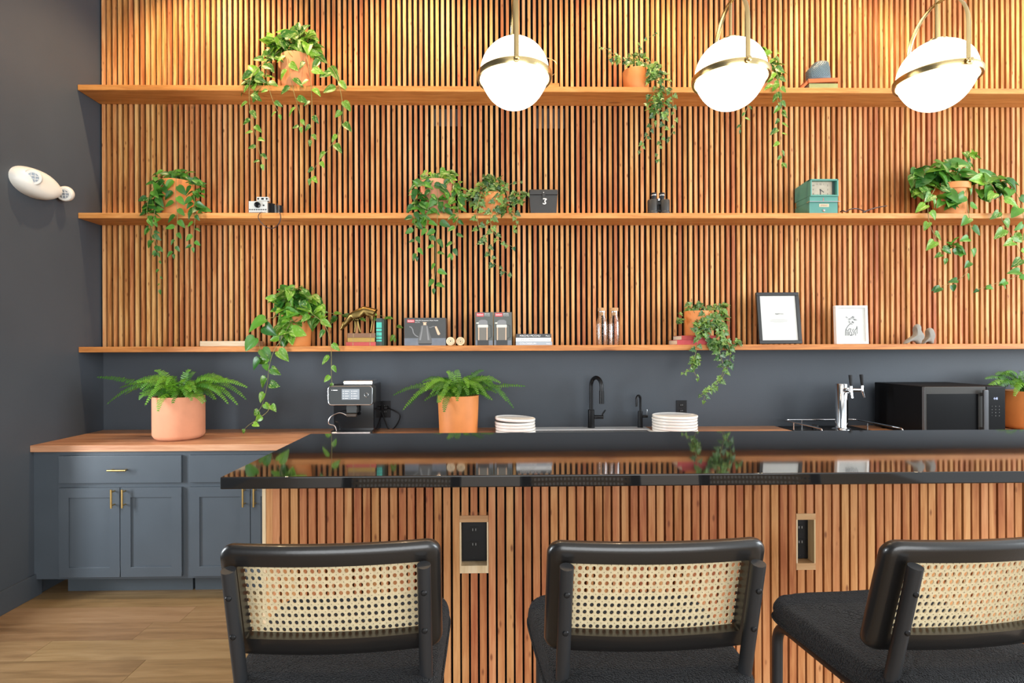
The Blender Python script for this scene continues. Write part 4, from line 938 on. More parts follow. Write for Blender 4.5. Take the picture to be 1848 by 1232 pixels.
# --- bottom shelf
zs = Z_S[2]; YB3 = 3.90
def flat(px0, px1, py0, Y):
    a = at(px0, 600, Y); b = at(px1, py0, Y); return a.x, b.x, b.z - zs
x0, x1, h = flat(360.5, 461, 615.0, 3.885)
pb = thing('wooden_tray', 'long low pale wooden tray on the bottom shelf, left end', 'tray', ((x0 + x1) / 2, 3.885, zs)); hw = (x1 - x0) / 2
MB().rbox(-hw, hw, 0, 0.012, .0003, h, .0015, 1).rbox(-hw, hw, 0.128, 0.14, .0003, h, .0015, 1).rbox(-hw, -hw + .012, 0.012, 0.128, .0003, h, .0015, 1).rbox(hw - .012, hw, 0.012, 0.128, .0003, h, .0015, 1).build('frame', M_PALEWOOD, pb)
MB().box(-hw + .012, hw - .012, 0.012, 0.128, .0005, .008).build('base', M_PALEWOOD, pb, smooth=False)
# book stack under the deer
zb = zs
for (a_, b_, c_, d_, col, nm, lab) in ((624.3, 678.2, 616.3, 623.3, (0.40, 0.06, 0.055), 'red_cloth', 'red cloth book at the bottom of the deer stack'), (627.3, 676.4, 608.6, 616.3, (0.36, 0.22, 0.045), 'mustard_cloth', 'mustard book in the middle of the deer stack'), (627.2, 677, 600.3, 608.6, (0.19, 0.095, 0.05), 'brown_cloth', 'brown book on top of the deer stack')):
    h = (d_ - c_) * 3.89 / F_PX
    bk = book(a_, b_, c_, d_, zb, 3.885, 0.125, cloth(nm, col), lab, 'books under the brass deer', h=h)
    for xx in (-0.055, 0.06): MB().box(xx, xx + .004, -0.0024, -0.0018, .002, h - .002).build('spine_band', pm('gilt_band', (0.30, 0.20, 0.08), 0.5), bk, smooth=False)
    zb += h
# brass deer: one continuous grazing figure
O = Vector((at(655, 600, 3.94).x, 3.94, zb + 0.0003))
J = {}; V = []; E = []; RAD = []
def joint(nm, px, py, dy, r, par=None):
    v = at(px, py, 3.94) - O; V.append((v.x, dy, v.z)); RAD.append(r); J[nm] = len(V) - 1
    if par: E.append((J[par], J[nm]))
joint('pelvis', 668, 560, 0, 0.030); joint('mid', 657, 561, 0, 0.030, 'pelvis'); joint('chest', 643, 565, 0, 0.031, 'mid'); joint('neck0', 634, 571, 0, 0.022, 'chest')
joint('neck1', 627, 580, 0, 0.0150, 'neck0'); joint('head', 622, 586, 0, 0.0140, 'neck1'); joint('muzzle', 617, 592, 0, 0.0095, 'head'); joint('nose', 614.3, 595.5, 0, 0.006, 'muzzle')
joint('rump', 674, 564, 0, 0.022, 'pelvis'); joint('tail', 676.5, 569, 0, 0.007, 'rump')
for s_, (f1, f2, f3), (h1, h2, h3) in ((-1, ((644, 574), (647.5, 586), (652, 600)), ((670, 571), (673.5, 580), (670, 600))), (1, ((641, 574), (640.5, 586), (639, 600)), ((669, 571), (671.5, 581), (668.5, 600)))):
    t_ = 'n' if s_ < 0 else 'f'
    joint('sh' + t_, *f1, s_ * .017, 0.0125, 'chest'); joint('kn' + t_, *f2, s_ * .017, 0.0062, 'sh' + t_); joint('fo' + t_, *f3, s_ * .017, 0.0048, 'kn' + t_)
    joint('hp' + t_, *h1, s_ * .017, 0.0150, 'rump'); joint('ho' + t_, *h2, s_ * .017, 0.0062, 'hp' + t_); joint('hf' + t_, *h3, s_ * .017, 0.0048, 'ho' + t_)
for nm in ('fon', 'fof', 'hfn', 'hff'): V[J[nm]] = (V[J[nm]][0], V[J[nm]][1], 0.003)
joint('ear1', 619, 581.5, -0.016, 0.004, 'head'); joint('ear2', 621, 580.5, 0.016, 0.004, 'head')
me = bpy.data.meshes.new('deer'); me.from_pydata(V, E, []); tmp = bpy.data.objects.new('deer_tmp', me); COL.objects.link(tmp)
sk_ = tmp.modifiers.new('skin', 'SKIN'); tmp.modifiers.new('sub', 'SUBSURF').levels = 2; tmp.modifiers['sub'].render_levels = 2
for i_, sv_ in enumerate(me.skin_vertices[0].data): sv_.radius = (RAD[i_] * 1.22, RAD[i_] * 1.22); sv_.use_root = (i_ == 0)
bpy.context.view_layer.update()
dm = bpy.data.meshes.new_from_object(tmp.evaluated_get(bpy.context.evaluated_depsgraph_get())); bpy.data.objects.remove(tmp)
dm.materials.clear(); dm.materials.append(pm('antique_brass', (0.20, 0.135, 0.045), 0.36, 1.0, var=0.25, vscale=30)); dm.shade_smooth()
tag(put('deer_figurine', dm, None, O), 'brass grazing deer figurine standing on the stacked books', 'figurine')
# standing books beside the deer
def standing(px0, px1, py0, cover, label):
    a_ = at(px0, 600, 3.90); b_ = at(px1, py0, 3.90); w = b_.x - a_.x; h = b_.z - zs
    t = thing('book', label, 'book', (a_.x, 3.90, zs), 0, 'books standing beside the deer'); c = .0022
    MB().rbox(0.0002, w - .0002, -.002, c, .0004, h, .001, 2).box(0.0002, c, c, .10, .0004, h).box(w - c, w - .0002, c, .10, .0004, h).build('cover', cover, t, smooth=False)
    MB().box(c, w - c, c, .097, .003, h - .004).build('pages', M_PAGES, t, smooth=False)
    return t, w, h
t, w, h = standing(679, 689.2, 574.0, cloth('charcoal_cloth', (0.045, 0.06, 0.058)), 'upright charcoal book with bright teal spine bands beside the deer')
M_TEALBAND = pm('teal_band', (0.055, 0.44, 0.34), 0.5)
for (a_, b_) in ((581.5, 591.5), (593, 597.5), (599.5, 605.5), (607, 611.5), (613, 616)):
    z1 = at(684, a_, 3.9).z - zs; z0 = at(684, b_, 3.9).z - zs; MB().box(0.001, w - .001, -0.0027, -0.0018, z0, z1).build('spine_band', M_TEALBAND, t, smooth=False)
standing(689.4, 693.0, 576.0, cloth('dark_green_cloth', (0.018, 0.045, 0.030)), 'thin upright dark green book right of the teal banded book')

# kettle box
def carton(px0, px1, py0, Y, dep, label, group, col):
    a_ = at(px0, 600, Y); b_ = at(px1, py0, Y); w = b_.x - a_.x; h = b_.z - zs
    t = thing('product_box', label, 'box', (a_.x, Y, zs), 0, group)
    MB().rbox(0.0003, w - .0003, 0, dep, .0003, h, .0008, 1).build('carton', col, t)
    return t, w, h
M_GREYCARD = pm('grey_card', (0.042, 0.043, 0.041), 0.5, var=0.08, vscale=12)
M_SILVERBAND = pm('silver_blue_print', (0.13, 0.145, 0.17), 0.5, var=0.15, vscale=18)
t, w, h = carton(729.5, 804.5, 573.2, 3.885, 0.13, 'dark grey kettle box with red logo on the bottom shelf', 'product boxes', M_GREYCARD)
F = -0.0006
MB().box(.0006, w - .0008, F - .0002, F, .0008, h * 0.27).build('print_table', M_SILVERBAND, t, smooth=False)
lg = MB().box(w * .075, w * .245, F - .0003, F, h * .835, h * .935).build('logo', M_REDPRINT, t, smooth=False)
text_part('bodum', h * .085, M_WHITEPRINT, lg, (w * .16, F - .0006, h * .862), 'CENTER', w * .14)
text_part('MELIOR Gooseneck Water Kettle', h * .055, M_WHITEPRINT, t, (w * .265, F - .0004, h * .885), 'LEFT', w * .55)
text_part('0.8 L, 27 oz', h * .045, M_WHITEPRINT, t, (w * .265, F - .0004, h * .825), 'LEFT', w * .11)
def pic(pts, mat, nm, dy=.0006, par=None):
    MB().add([(w * x_, F - dy, h * z_) for x_, z_ in pts], [tuple(range(len(pts)))]).build(nm, mat, par or t, smooth=False)
M_KET = pm('print_kettle_grey', (0.095, 0.095, 0.093), 0.5); M_KETL = pm('print_kettle_light', (0.20, 0.20, 0.20), 0.5); M_KETD = pm('print_kettle_dark', (0.02, 0.02, 0.02), 0.5); M_PINK = pm('print_beech', (0.72, 0.46, 0.30), 0.5)
pic([(.34, .06), (.36, .035), (.64, .035), (.66, .06), (.665, .2), (.60, .52), (.575, .70), (.545, .74), (.43, .74), (.40, .70), (.385, .52), (.325, .2)], M_KET, 'print_kettle')
pic([(.36, .2), (.41, .52), (.425, .70), (.45, .70), (.435, .5), (.40, .2)], M_KETL, 'print_highlight', .0008)
pic([(.56, .2), (.545, .5), (.535, .7), (.555, .7), (.575, .5), (.61, .2)], M_KETL, 'print_highlight', .0008)
pic([(.34, .055), (.36, .03), (.64, .03), (.66, .055), (.66, .085), (.34, .085)], M_KETD, 'print_base', .0008)
pic([(.455, .74), (.535, .74), (.525, .79), (.545, .84), (.445, .84), (.465, .79)], M_PINK, 'print_knob', .0008)
pic([(.735, .68), (.775, .70), (.865, .42), (.835, .375), (.80, .40)], M_PINK, 'print_handle', .0008)
MB().ribbon([(w * .60, h * .66), (w * .64, h * .655), (w * .70, h * .695), (w * .745, h * .68)], .004, F - .0007).ribbon([(w * .125, h * .685), (w * .17, h * .665), (w * .205, h * .58), (w * .22, h * .46), (w * .27, h * .37), (w * .335, h * .32)], .0065, F - .0007).build('print_spout', M_KETL, t, smooth=False)
# wooden slices
for px, rot, lab in ((812.7, 0.3, 'left of two pale round wooden slices standing beside the kettle box'), (830.8, 2.1, 'right of two pale round wooden slices standing beside the kettle box')):
    R = 7.7 * 3.89 / F_PX; o = thing('wooden_slice', lab, 'ornament', (at(px, 600, 3.885).x, 3.885, zs + R + .0005), 0, 'round wooden slices'); o.rotation_euler = (0, rot, 0)
    MB().lathe([(R * .96, 0), (R, .003), (R, .022), (R * .95, .025), (0.0001, .025)], n=26, axis='Y', capends=False).lathe([(R * .96, 0), (0.0001, 0.0002)], n=26, axis='Y').build('disc', M_PALEEDGE, o)
    sp_ = [(R * (.22 + .6 * k / 30) * math.cos(k * .42), R * (.22 + .6 * k / 30) * math.sin(k * .42)) for k in range(31)]
    MB().ribbon(sp_, .0016, -0.0005).lathe([(0.004, -0.0004), (0.0001, -0.0006)], n=10, axis='Y').build('spiral_groove', M_BLACKPRINT, o, smooth=False)
# french press boxes
for k, (a_, b_, lab) in enumerate(((857.5, 889.8, 'left of two grey french press boxes with red logos'), (891.2, 923.8, 'right of two grey french press boxes, beside the travel books'))):
    t, w, h = carton(a_, b_, 563.0, 3.885, 0.12, lab, 'product boxes', pm('grey_green_card', (0.075, 0.082, 0.072), 0.5, var=0.06))
    lg = MB().box(w * .08, w * .48, F - .0003, F, h * .87, h * .975).build('logo', M_REDPRINT, t, smooth=False)
    text_part('bodum', h * .085, M_WHITEPRINT, lg, (w * .28, F - .0006, h * .90), 'CENTER', w * .32)
    text_part('BRAZIL', h * .05, M_WHITEPRINT, t, (w * .52, F - .0004, h * .93), 'LEFT', w * .3); text_part('French press', h * .035, M_WHITEPRINT, t, (w * .52, F - .0004, h * .885), 'LEFT', w * .3)
    pic([(.12, .0), (.74, .0), (.74, .18), (.12, .18)], M_KETD, 'print_base', .0004)
    pic([(.02, .01), (.12, .01), (.12, .16), (.02, .16)], M_SILVERBAND, 'print_shine', .0004); pic([(.76, .01), (.97, .01), (.97, .15), (.76, .15)], M_SILVERBAND, 'print_shine', .0004)
    M_CR = pm('print_cream', (0.62, 0.60, 0.52), 0.5)
    pic([(.17, .16), (.69, .16), (.69, .54), (.17, .54)], pm('print_coffee', (0.15, 0.135, 0.11), 0.5), 'print_coffee', .0006)
    pic([(.17, .16), (.22, .16), (.22, .54), (.17, .54)], M_PINK, 'print_edge', .0008); pic([(.64, .16), (.69, .16), (.69, .54), (.64, .54)], M_PINK, 'print_edge', .0008)
    pic([(.15, .54), (.72, .54), (.72, .62), (.15, .62)], M_CR, 'print_band', .0008); pic([(.17, .62), (.70, .62), (.68, .735), (.56, .77), (.33, .77), (.20, .735)], M_KETL, 'print_lid', .0008)
    pic([(.05, .66), (.19, .645), (.20, .70), (.06, .685)], M_CR, 'print_spout', .001)
    MB().ribbon([(w * .72, h * .62), (w * .88, h * .60), (w * .90, h * .25), (w * .72, h * .20)], .005, F - .0005).build('print_handle', M_KETD, t, smooth=False)
# travel books
zb = zs
for (a_, b_, h, nm, col, txt, tcol, sub, lab) in ((931, 996.3, .0245, 'grey_blue_cover', (0.30, 0.34, 0.38), 'COLOSSEUM', M_WHITEPRINT, 'Italy', 'grey-blue book COLOSSEUM at the bottom of the travel stack'), (931, 994.6, .0275, 'white_cover', (0.74, 0.74, 0.72), 'GREAT WALL', M_GREYPRINT, 'China', 'white book GREAT WALL in the middle of the travel stack'), (931.5, 994.8, .0265, 'black_cover', (0.016, 0.016, 0.017), 'MACHU PICCHU', M_WHITEPRINT, 'Peru', 'black book MACHU PICCHU on top of the travel stack')):
    bk = book(a_, b_, 600, 620, zb, 3.885, 0.16, pm(nm, col, 0.4), lab, 'travel books on the bottom shelf', h=h); w_ = bk['w']; zb += h
    text_part(txt, h * .66, tcol, bk, (-w_ * .40, -0.0027, h * .27), 'LEFT', w_ * (.58 if len(txt) > 10 else .45)); text_part(sub, h * .5, tcol, bk, (w_ * .34, -0.0027, h * .3), 'LEFT', w_ * .11)
# carafes
for px, lab in ((1086.3, 'left of two clear glass carafes with cork stoppers'), (1108.7, 'right of two clear glass carafes with cork stoppers')):
    o = thing('glass_carafe', lab, 'carafe', (at(px, 600, 3.95).x, 3.95, zs), 0, 'glass carafes'); k = 3.95 / F_PX; hT = (621.5 - 560) * k
    R = 10 * k; rn = 6.4 * k
    prof = [(0.0001, .0006), (R * .95, .0006), (R, .006), (R, hT * .62), (R * .93, hT * .70), (rn, hT * .86), (rn, hT), (rn - .002, hT), (rn - .002, hT * .862), (R * .93 - .0025, hT * .70), (R - .0025, hT * .62), (R - .0025, .008), (R * .9, .006), (0.0001, .006)]
    MB().lathe(prof, n=30).build('glass', M_GLASS, o)
    ck = MB().lathe([(0.0001, hT - .03), (rn - .003, hT - .03), (rn - .0022, hT), (rn + .003, hT + .0005), (rn + .0035, hT + .022), (0.0001, hT + .022)], n=22).build('stopper', pm('cork', (0.50, 0.28, 0.13), 0.8, var=0.2, vscale=60), o)
    MB().lathe([(rn + .0005, hT - .008), (rn + .0015, hT - .004), (rn + .0005, hT)], n=22, capends=False).build('neck_band', M_CHROME, o)
# frames
def frame(c, name_label, cat, mat, rail, dep, art, w, h, tilt, roll):
    o = thing('picture_frame', name_label, cat, c, 0, 'framed prints on the bottom shelf'); o.rotation_euler = (tilt, roll, 0)
    MB().rbox(-w / 2, w / 2, 0, dep, 0, rail, .0012, 1).rbox(-w / 2, w / 2, 0, dep, h - rail, h, .0012, 1).rbox(-w / 2, -w / 2 + rail, 0, dep, rail, h - rail, .0012, 1).rbox(w / 2 - rail, w / 2, 0, dep, rail, h - rail, .0012, 1).build('frame', mat, o)
    MB().box(-w / 2 + .002, w / 2 - .002, dep * .45, dep - .002, .002, h - .002).build('backing', art, o, smooth=False)
    return o, dep * .45
wf = xat(1447.5, 3.92) - xat(1370.0, 3.92); hf = zat(1409, 527.5, 3.95) - zs
fr, fy = frame((at(1411, 600, 3.92).x, 3.93, zs + .006), 'black framed certificate leaning on the bottom shelf', 'picture frame', pm('black_frame', (0.015, 0.014, 0.013), 0.35), 0.024, 0.020, M_PAPER, wf, hf, -0.125, -0.004)
text_part('dogpatch', .017, M_BLACKPRINT, fr, (-.024, fy - .0008, hf * .57), 'LEFT', .034); text_part('labs', .017, M_GREYPRINT, fr, (.014, fy - .0008, hf * .57), 'LEFT', .022)
for k, ww in enumerate((.10, .13, .12, .08)): MB().box(-ww / 2 - .002, ww / 2 - .002, fy - .0008, fy - .0003, hf * (.47 - .018 * k), hf * (.47 - .018 * k) + .0022).build('text_line', pm('pale_print', (0.48, 0.47, 0.44), 0.7), fr, smooth=False)
MB().box(-wf / 2 + .024, wf / 2 - .024, fy - .003, fy - .002, .024, hf - .024).build('glazing', M_GLASS, fr, smooth=False)
wf = xat(1568.5, 3.91) - xat(1510.5, 3.91); hf = zat(1538, 551.5, 3.93) - zs
fr, fy = frame((at(1540, 600, 3.91).x, 3.915, zs + .0018), 'white framed black line drawing leaning on the bottom shelf', 'picture frame', M_WHITE, 0.016, 0.030, M_PAPER, wf, hf, -0.05, 0.0)
ar = MB(); A0, A1, B0, B1 = -0.042, 0.042, hf * .22, hf * .74
def ap(u, v): return (A0 + (A1 - A0) * u, B0 + (B1 - B0) * v)
for st in ([(0, .0), (.02, .22), (.10, .36), (.30, .52), (.52, .60), (.60, .55)], [(.05, .34), (.12, .27), (.25, .26), (.33, .34), (.48, .34)], [(.50, .33), (.42, .22), (.55, .10), (.40, .0), (.66, .05), (.72, .12), (.62, .25), (.70, .34)], [(.98, .45), (.92, .34), (.78, .24), (.86, .10), (.84, .0)], [(.98, .48), (1.0, .36), (.97, .2), (1, .1)], [(.12, .0), (.12, .22)], [(.24, .0), (.24, .22)], [(.34, .02), (.33, .2)]):
    ar.ribbon(refine([ap(*q) for q in st], 4, False) if len(st) > 2 else [ap(*q) for q in st], .0042, fy - .0008)
r3 = random.Random(3)
for k in range(16):
    u, v = r3.uniform(.05, .85), r3.uniform(.62, .95); ar.ribbon(refine([ap(u, v), ap(u + .07, v + .05), ap(u + .12, v - .02), ap(u + .16, v + .03)], 3, False), .0022, fy - .0008)
ar.build('line_drawing', M_BLACKPRINT, fr, smooth=False)
MB().box(-wf / 2 + .016, wf / 2 - .016, fy - .004, fy - .003, .016, hf - .016).build('glazing', M_GLASS, fr, smooth=False)
# concrete birds
M_CONC = pm('grey_concrete', (0.25, 0.235, 0.205), 0.8, bump=0.2, bscale=150, var=0.12, vscale=25)
for poly, Yb, lab in (([(1631, 621), (1634, 616), (1641, 611), (1648, 607), (1651, 601), (1651.5, 595), (1650.5, 589.5), (1652.5, 586.5), (1655.5, 585), (1659, 586.5), (1660.5, 590), (1660.5, 595), (1663, 600), (1666, 604), (1667, 609), (1665, 613), (1662, 616), (1660.5, 621), (1656, 621), (1651, 617.5), (1645, 616.5), (1638, 618), (1634, 621)], 3.92, 'larger of two grey concrete birds, left one'),
                       ([(1662, 621), (1664, 618), (1668, 614), (1672, 609), (1673, 602), (1672.5, 596), (1675, 592.5), (1679, 592), (1682, 594), (1684.5, 599), (1686, 605), (1685, 611), (1683, 616), (1682.5, 621), (1679, 621), (1675, 618), (1670, 618), (1665.5, 621)], 3.95, 'smaller of two grey concrete birds, right one')):
    cx_ = at(sum(p_[0] for p_ in poly) / len(poly), 600, Yb).x
    P = [(at(x_, y_, Yb).x - cx_, max(.0006, at(x_, min(y_, 621.4), Yb).z - at(1660, 621.2, Yb).z)) for x_, y_ in poly]
    vs_, fs_ = puff(refine(P, 3), 0.024, 6)
    tag(MB().add([(a_, b_, max(c_, .0005)) for a_, b_, c_ in vs_], fs_).build('concrete_bird', M_CONC, None, (cx_, Yb, zs), angle=70), lab, 'figurine', 'concrete birds')

# --- emergency light on the left wall
yc = atx(70, 331, XL + 0.035); EY, EZ = yc.y, yc.z
em = thing('emergency_light', 'white twin head emergency light on the left wall', 'emergency light', (XL, EY, EZ))
vs_ = []; fs_ = []; NU, NV = 40, 14
for j in range(NV + 1):
    t = j / NV * math.pi / 2; rr = math.cos(t) ** 0.55 if j < NV else 0.02
    for k in range(NU):
        a_ = 2 * math.pi * k / NU; c_, s_ = math.cos(a_), math.sin(a_)
        vs_.append((0.001 + 0.092 * math.sin(t) ** 0.9, 0.178 * rr * math.copysign(abs(c_) ** 0.9, c_), (0.088 - 0.03 * max(0, c_) ** 2) * rr * math.copysign(abs(s_) ** 0.95, s_) - 0.016 * math.sin(t)))
for j in range(NV):
    for k in range(NU): fs_.append((j * NU + k, j * NU + (k + 1) % NU, (j + 1) * NU + (k + 1) % NU, (j + 1) * NU + k))
fs_.append(tuple(NV * NU + k for k in range(NU))); fs_.append(tuple(reversed(range(NU))))
M_EM = pm('cream_white_plastic', (0.74, 0.71, 0.64), 0.4)
MB().add(vs_, fs_).build('housing', M_EM, em, angle=60)
for yy, zz, dv in ((-0.085, 0.012, Vector((0.62, -0.72, -0.22))), (0.205, -0.006, Vector((0.30, -0.90, -0.30)))):
    dv.normalize(); c0 = Vector((0.066, yy, zz)) if yy < 0 else Vector((0.045, yy, zz))
    hd_ = MB().tube([c0 - dv * 0.04, c0 - dv * .01, c0 + dv * 0.026, c0 + dv * 0.034], [0.034, 0.047, 0.046, 0.040], 26).build('lamp_head', M_EM, em)
    MB().tube([c0 + dv * 0.030, c0 + dv * 0.0355], [0.028, 0.027], 22).build('lens', pm('lamp_glass', (0.30, 0.33, 0.36), 0.15, 0.4, bump=0.9, bscale=160), hd_)
    u_ = dv.cross(Vector((0, 0, 1))).normalized(); w_ = u_.cross(dv)
    for q in (-.009, .009):
        MB().tube([c0 + dv * .0365 + u_ * q - w_ * .024, c0 + dv * .0365 + u_ * q + w_ * .024], .0018, 6).tube([c0 + dv * .0365 + w_ * q - u_ * .024, c0 + dv * .0365 + w_ * q + u_ * .024], .0018, 6).build('lens_grid', M_WHITE, hd_)
MB().rbox(0.050, 0.058, 0.06, 0.10, -0.062, -0.050, 0.002, 1).build('test_button', pm('yellow_green_lens', (0.45, 0.50, 0.12), 0.4), em)
# ------------------------------------------------------------------ plants
def leaf_mesh(kind, var):
    """leaf of unit length: base at the origin, tip along +y, upper side +z"""
    r2 = random.Random(var * 7 + len(kind))
    if kind == 'pothos':
        outl = [(0, 0.06), (0.17, -0.03), (0.33, 0.06), (0.40, 0.24), (0.36, 0.46), (0.24, 0.70), (0.10, 0.90), (0, 1.0)]
    elif kind == 'slim':
        outl = [(0, 0.04), (0.12, 0.02), (0.25, 0.14), (0.30, 0.32), (0.26, 0.52), (0.17, 0.74), (0.07, 0.92), (0, 1.0)]
    else:                                                                    # ivy: lobed
        outl = [(0, 0.08), (0.20, -0.04), (0.40, 0.06), (0.52, 0.26), (0.30, 0.34), (0.36, 0.60), (0.16, 0.66), (0.10, 0.86), (0, 1.0)]
    droop = r2.uniform(0.12, 0.42); fold = r2.uniform(0.12, 0.45); curl = r2.uniform(-0.25, 0.25)
    vs = []; fs = []
    def zf(x, y): return abs(x) * fold - droop * y * y + curl * x * y + 0.02 * math.sin(y * 9) * abs(x)
    m = len(outl)
    for i, (x, y) in enumerate(outl):
        yc = max(0.0, min(1.0, y if i else 0.0)) if i else 0.06
        vs.append((0, max(y, .06) if i < m - 1 else 1.0, zf(0, max(y, .06))))
        for s_ in (-1, 1):
            vs.append((s_ * x * 0.55, y * .55 + max(y, .06) * .45, zf(x * .55, y))); vs.append((s_ * x, y, zf(x, y)))
    for i in range(m - 1):
        a, b = 5 * i, 5 * (i + 1)
        fs += [(a, a + 3, b + 3, b), (a + 3, a + 4, b + 4, b + 3), (a, b, b + 1, a + 1), (a + 1, b + 1, b + 2, a + 2)]
    me = bpy.data.meshes.new('leaf'); me.from_pydata(vs, [], fs); me.update(); me.shade_smooth()
    bm = bmesh.new(); bm.from_mesh(me); bmesh.ops.remove_doubles(bm, verts=bm.verts[:], dist=1e-4); bmesh.ops.recalc_face_normals(bm, faces=bm.faces[:]); bm.to_mesh(me); bm.free()
    return me
LEAVES = {}
def leaves_of(kind, mat):
    k = (kind, mat.name)
    if k not in LEAVES:
        LEAVES[k] = []
        for v in range(6):
            me = leaf_mesh(kind, v); me.materials.append(mat); LEAVES[k].append(me)
    return LEAVES[k]
LZ_MIN = [None]
def put_leaf(plant, ms, pos, tip, nrm, size):
    tip = Vector(tip).normalized(); nrm = Vector(nrm); nrm = (nrm - tip * nrm.dot(tip))
    nrm = nrm.normalized() if nrm.length > 1e-4 else tip.orthogonal().normalized()
    side = tip.cross(nrm).normalized()
    M = Matrix(((side.x, tip.x, nrm.x, 0), (side.y, tip.y, nrm.y, 0), (side.z, tip.z, nrm.z, 0), (0, 0, 0, 1)))
    # keep leaves in front of the slats
    p = Vector(pos); end = p + tip * size
    lim = YS - 0.012
    over = max(p.y, end.y + 0.25 * size * abs(side.y)) - lim
    if over > 0: p.y -= over
    o = put('leaf', rng.choice(ms), plant)
    o.matrix_local = Matrix.Translation(p - Vector(plant.location)) @ M @ Matrix.Scale(size, 4)
    return o
def pot_prof(R, h, style):
    if style == 'band': return [(0.0001, 0), (R * .80, 0), (R * .93, .012), (R, .030), (R, h - .002), (R * .985, h), (R * .90, h), (R * .90, h - .03), (0.0001, h - .03)]
    if style == 'taper': return [(0.0001, 0), (R * .70, 0), (R * .72, .004), (R * .90, h * .78), (R * .91, h * .79), (R, h * .80), (R, h - .002), (R * .98, h), (R * .88, h), (R * .87, h - .03), (0.0001, h - .03)]
    return [(0.0001, 0), (R * .90, 0), (R * .93, .004), (R, h - .004), (R * .985, h), (R * .90, h), (R * .89, h - .03), (0.0001, h - .03)]
def potted(label, px0, px1, pyt, zb, Y, style, potmat, Rmax=0.108, name='potted_vine', cat='plant', group='trailing plants on the shelves'):
    cx = (xat(px0, Y, pyt) + xat(px1, Y, pyt)) / 2; R = min(Rmax, (xat(px1, Y, pyt) - xat(px0, Y, pyt)) / 2)
    h = zat((px0 + px1) / 2, pyt, Y - R) - zb
    t = thing(name, label, cat, (cx, Y, zb + .0004), 0, group)
    MB().lathe(pot_prof(R, h, style), n=36).build('pot', potmat, t)
    MB().lathe([(R * .885, h - .031), (R * .885, h - .022), (0.0001, h - .016)], n=24).build('soil', M_SOIL, t)
    t['R'] = R; t['h'] = h
    return t
def bush(t, kind, mat, cx, cy, rx, ry, n, sz, Y=None, dep=0.09, up=0.3):
    """leaves in a mound around a pixel ellipse, facing out of the mound"""
    ms = leaves_of(kind, mat); Y = Y if Y is not None else t.location.y - .02
    for k in range(n):
        while True:
            u, v, w = rng.uniform(-1, 1), rng.uniform(-1, 1), rng.uniform(-1, 1)
            if u * u + v * v + w * w < 1: break
        y = Y + w * dep; p = at(cx + u * rx, cy + v * ry, y)
        out = Vector((u * 1.1, w - 0.55, -v * 0.9 + up))
        tip = Vector((u + rng.uniform(-.7, .7), -0.35 + rng.uniform(-.5, .4), -v * .4 - 0.35 + rng.uniform(-.6, .6)))
        nrm = Vector((u * .5 + rng.uniform(-.5, .5), -1.0 + rng.uniform(-.3, .5), 0.75 + rng.uniform(-.5, .5)))
        put_leaf(t, ms, p - tip.normalized() * sz * .4, tip, nrm, sz * rng.uniform(.7, 1.2))
def vine(t, kind, mat, pts, sz, step, Y=None, r=0.0022, start=0.0, thin=0.4):
    """a stem through pixels, leaves alternating along it"""
    ms = leaves_of(kind, mat); W3 = []
    for q in pts:
        W3.append(at(q[0], q[1], q[2] if len(q) > 2 else Y))
    P = smooth_path(W3, 8); L = Vector(t.location)
    MB().tube([p - L for p in P], [r * (1 - .5 * i / len(P)) for i in range(len(P))], 6).build('stem', M_STEM, t)
    dist = 0; nxt = start; side = rng.choice((-1, 1)); tot = sum((P[i + 1] - P[i]).length for i in range(len(P) - 1))
    for i in range(len(P) - 1):
        seg = (P[i + 1] - P[i]).length
        while nxt <= dist + seg:
            f = (nxt - dist) / max(seg, 1e-6); p = P[i].lerp(P[i + 1], f); tg = (P[i + 1] - P[i]).normalized()
            sd = Vector((1, 0, 0)) * side; side = -side
            tip = sd * rng.uniform(.5, 1.1) + Vector((0, rng.uniform(-.35, .05), 0)) + Vector((0, 0, rng.uniform(-1.0, .15))) + tg * .25
            nrm = Vector((rng.uniform(-.5, .5), -1, rng.uniform(-.05, .9)))
            s_ = sz * (1.0 if kind == 'ivy' else 1.17) * rng.uniform(.75, 1.2) * (1 - thin * nxt / tot)
            pe = p + tip.normalized() * s_ * .22
            put_leaf(t, ms, pe, tip, nrm, s_)
            nxt += step * (1.0 if kind == 'ivy' else 0.86) * rng.uniform(.75, 1.3)
        dist += seg
    put_leaf(t, ms, P[-1], (P[-1] - P[-3]) + Vector((0, 0, -.01)), (0, -1, .3), sz * .55)
YV = 3.838
# top shelf, variegated pothos
Z0, Z1, Z2 = Z_S
t = potted('large variegated pothos in a terracotta pot on the top shelf, left of centre', 504, 567, 91, Z0, 3.972, 'plain', M_TERRA)
bush(t, 'pothos', M_POTHOS, 530, 80, 50, 30, 56, .094); bush(t, 'pothos', M_POTHOS, 492, 88, 26, 26, 20, .09); bush(t, 'pothos', M_POTHOS, 462, 148, 26, 30, 26, .078, 3.90, .05)
vine(t, 'slim', M_POTHOS, [(505, 92, 3.92), (470, 118, 3.88), (452, 145, 3.85), (450, 185, YV), (455, 215, YV), (464, 255, YV), (473, 296, YV)], .078, .060)
vine(t, 'slim', M_POTHOS, [(518, 88, 3.89), (522, 125, 3.85), (530, 165, YV), (540, 200, YV), (543, 228, YV)], .080, .075)
vine(t, 'slim', M_POTHOS, [(552, 92, 3.89), (560, 140, 3.85), (563, 190, YV), (563, 230, YV), (560, 252, YV)], .082, .085)
vine(t, 'slim', M_POTHOS, [(565, 95, 3.92), (598, 122, 3.87), (612, 155, 3.845), (618, 190, YV), (616, 225, YV), (598, 262, YV), (572, 296, YV), (560, 322, YV)], .082, .082)
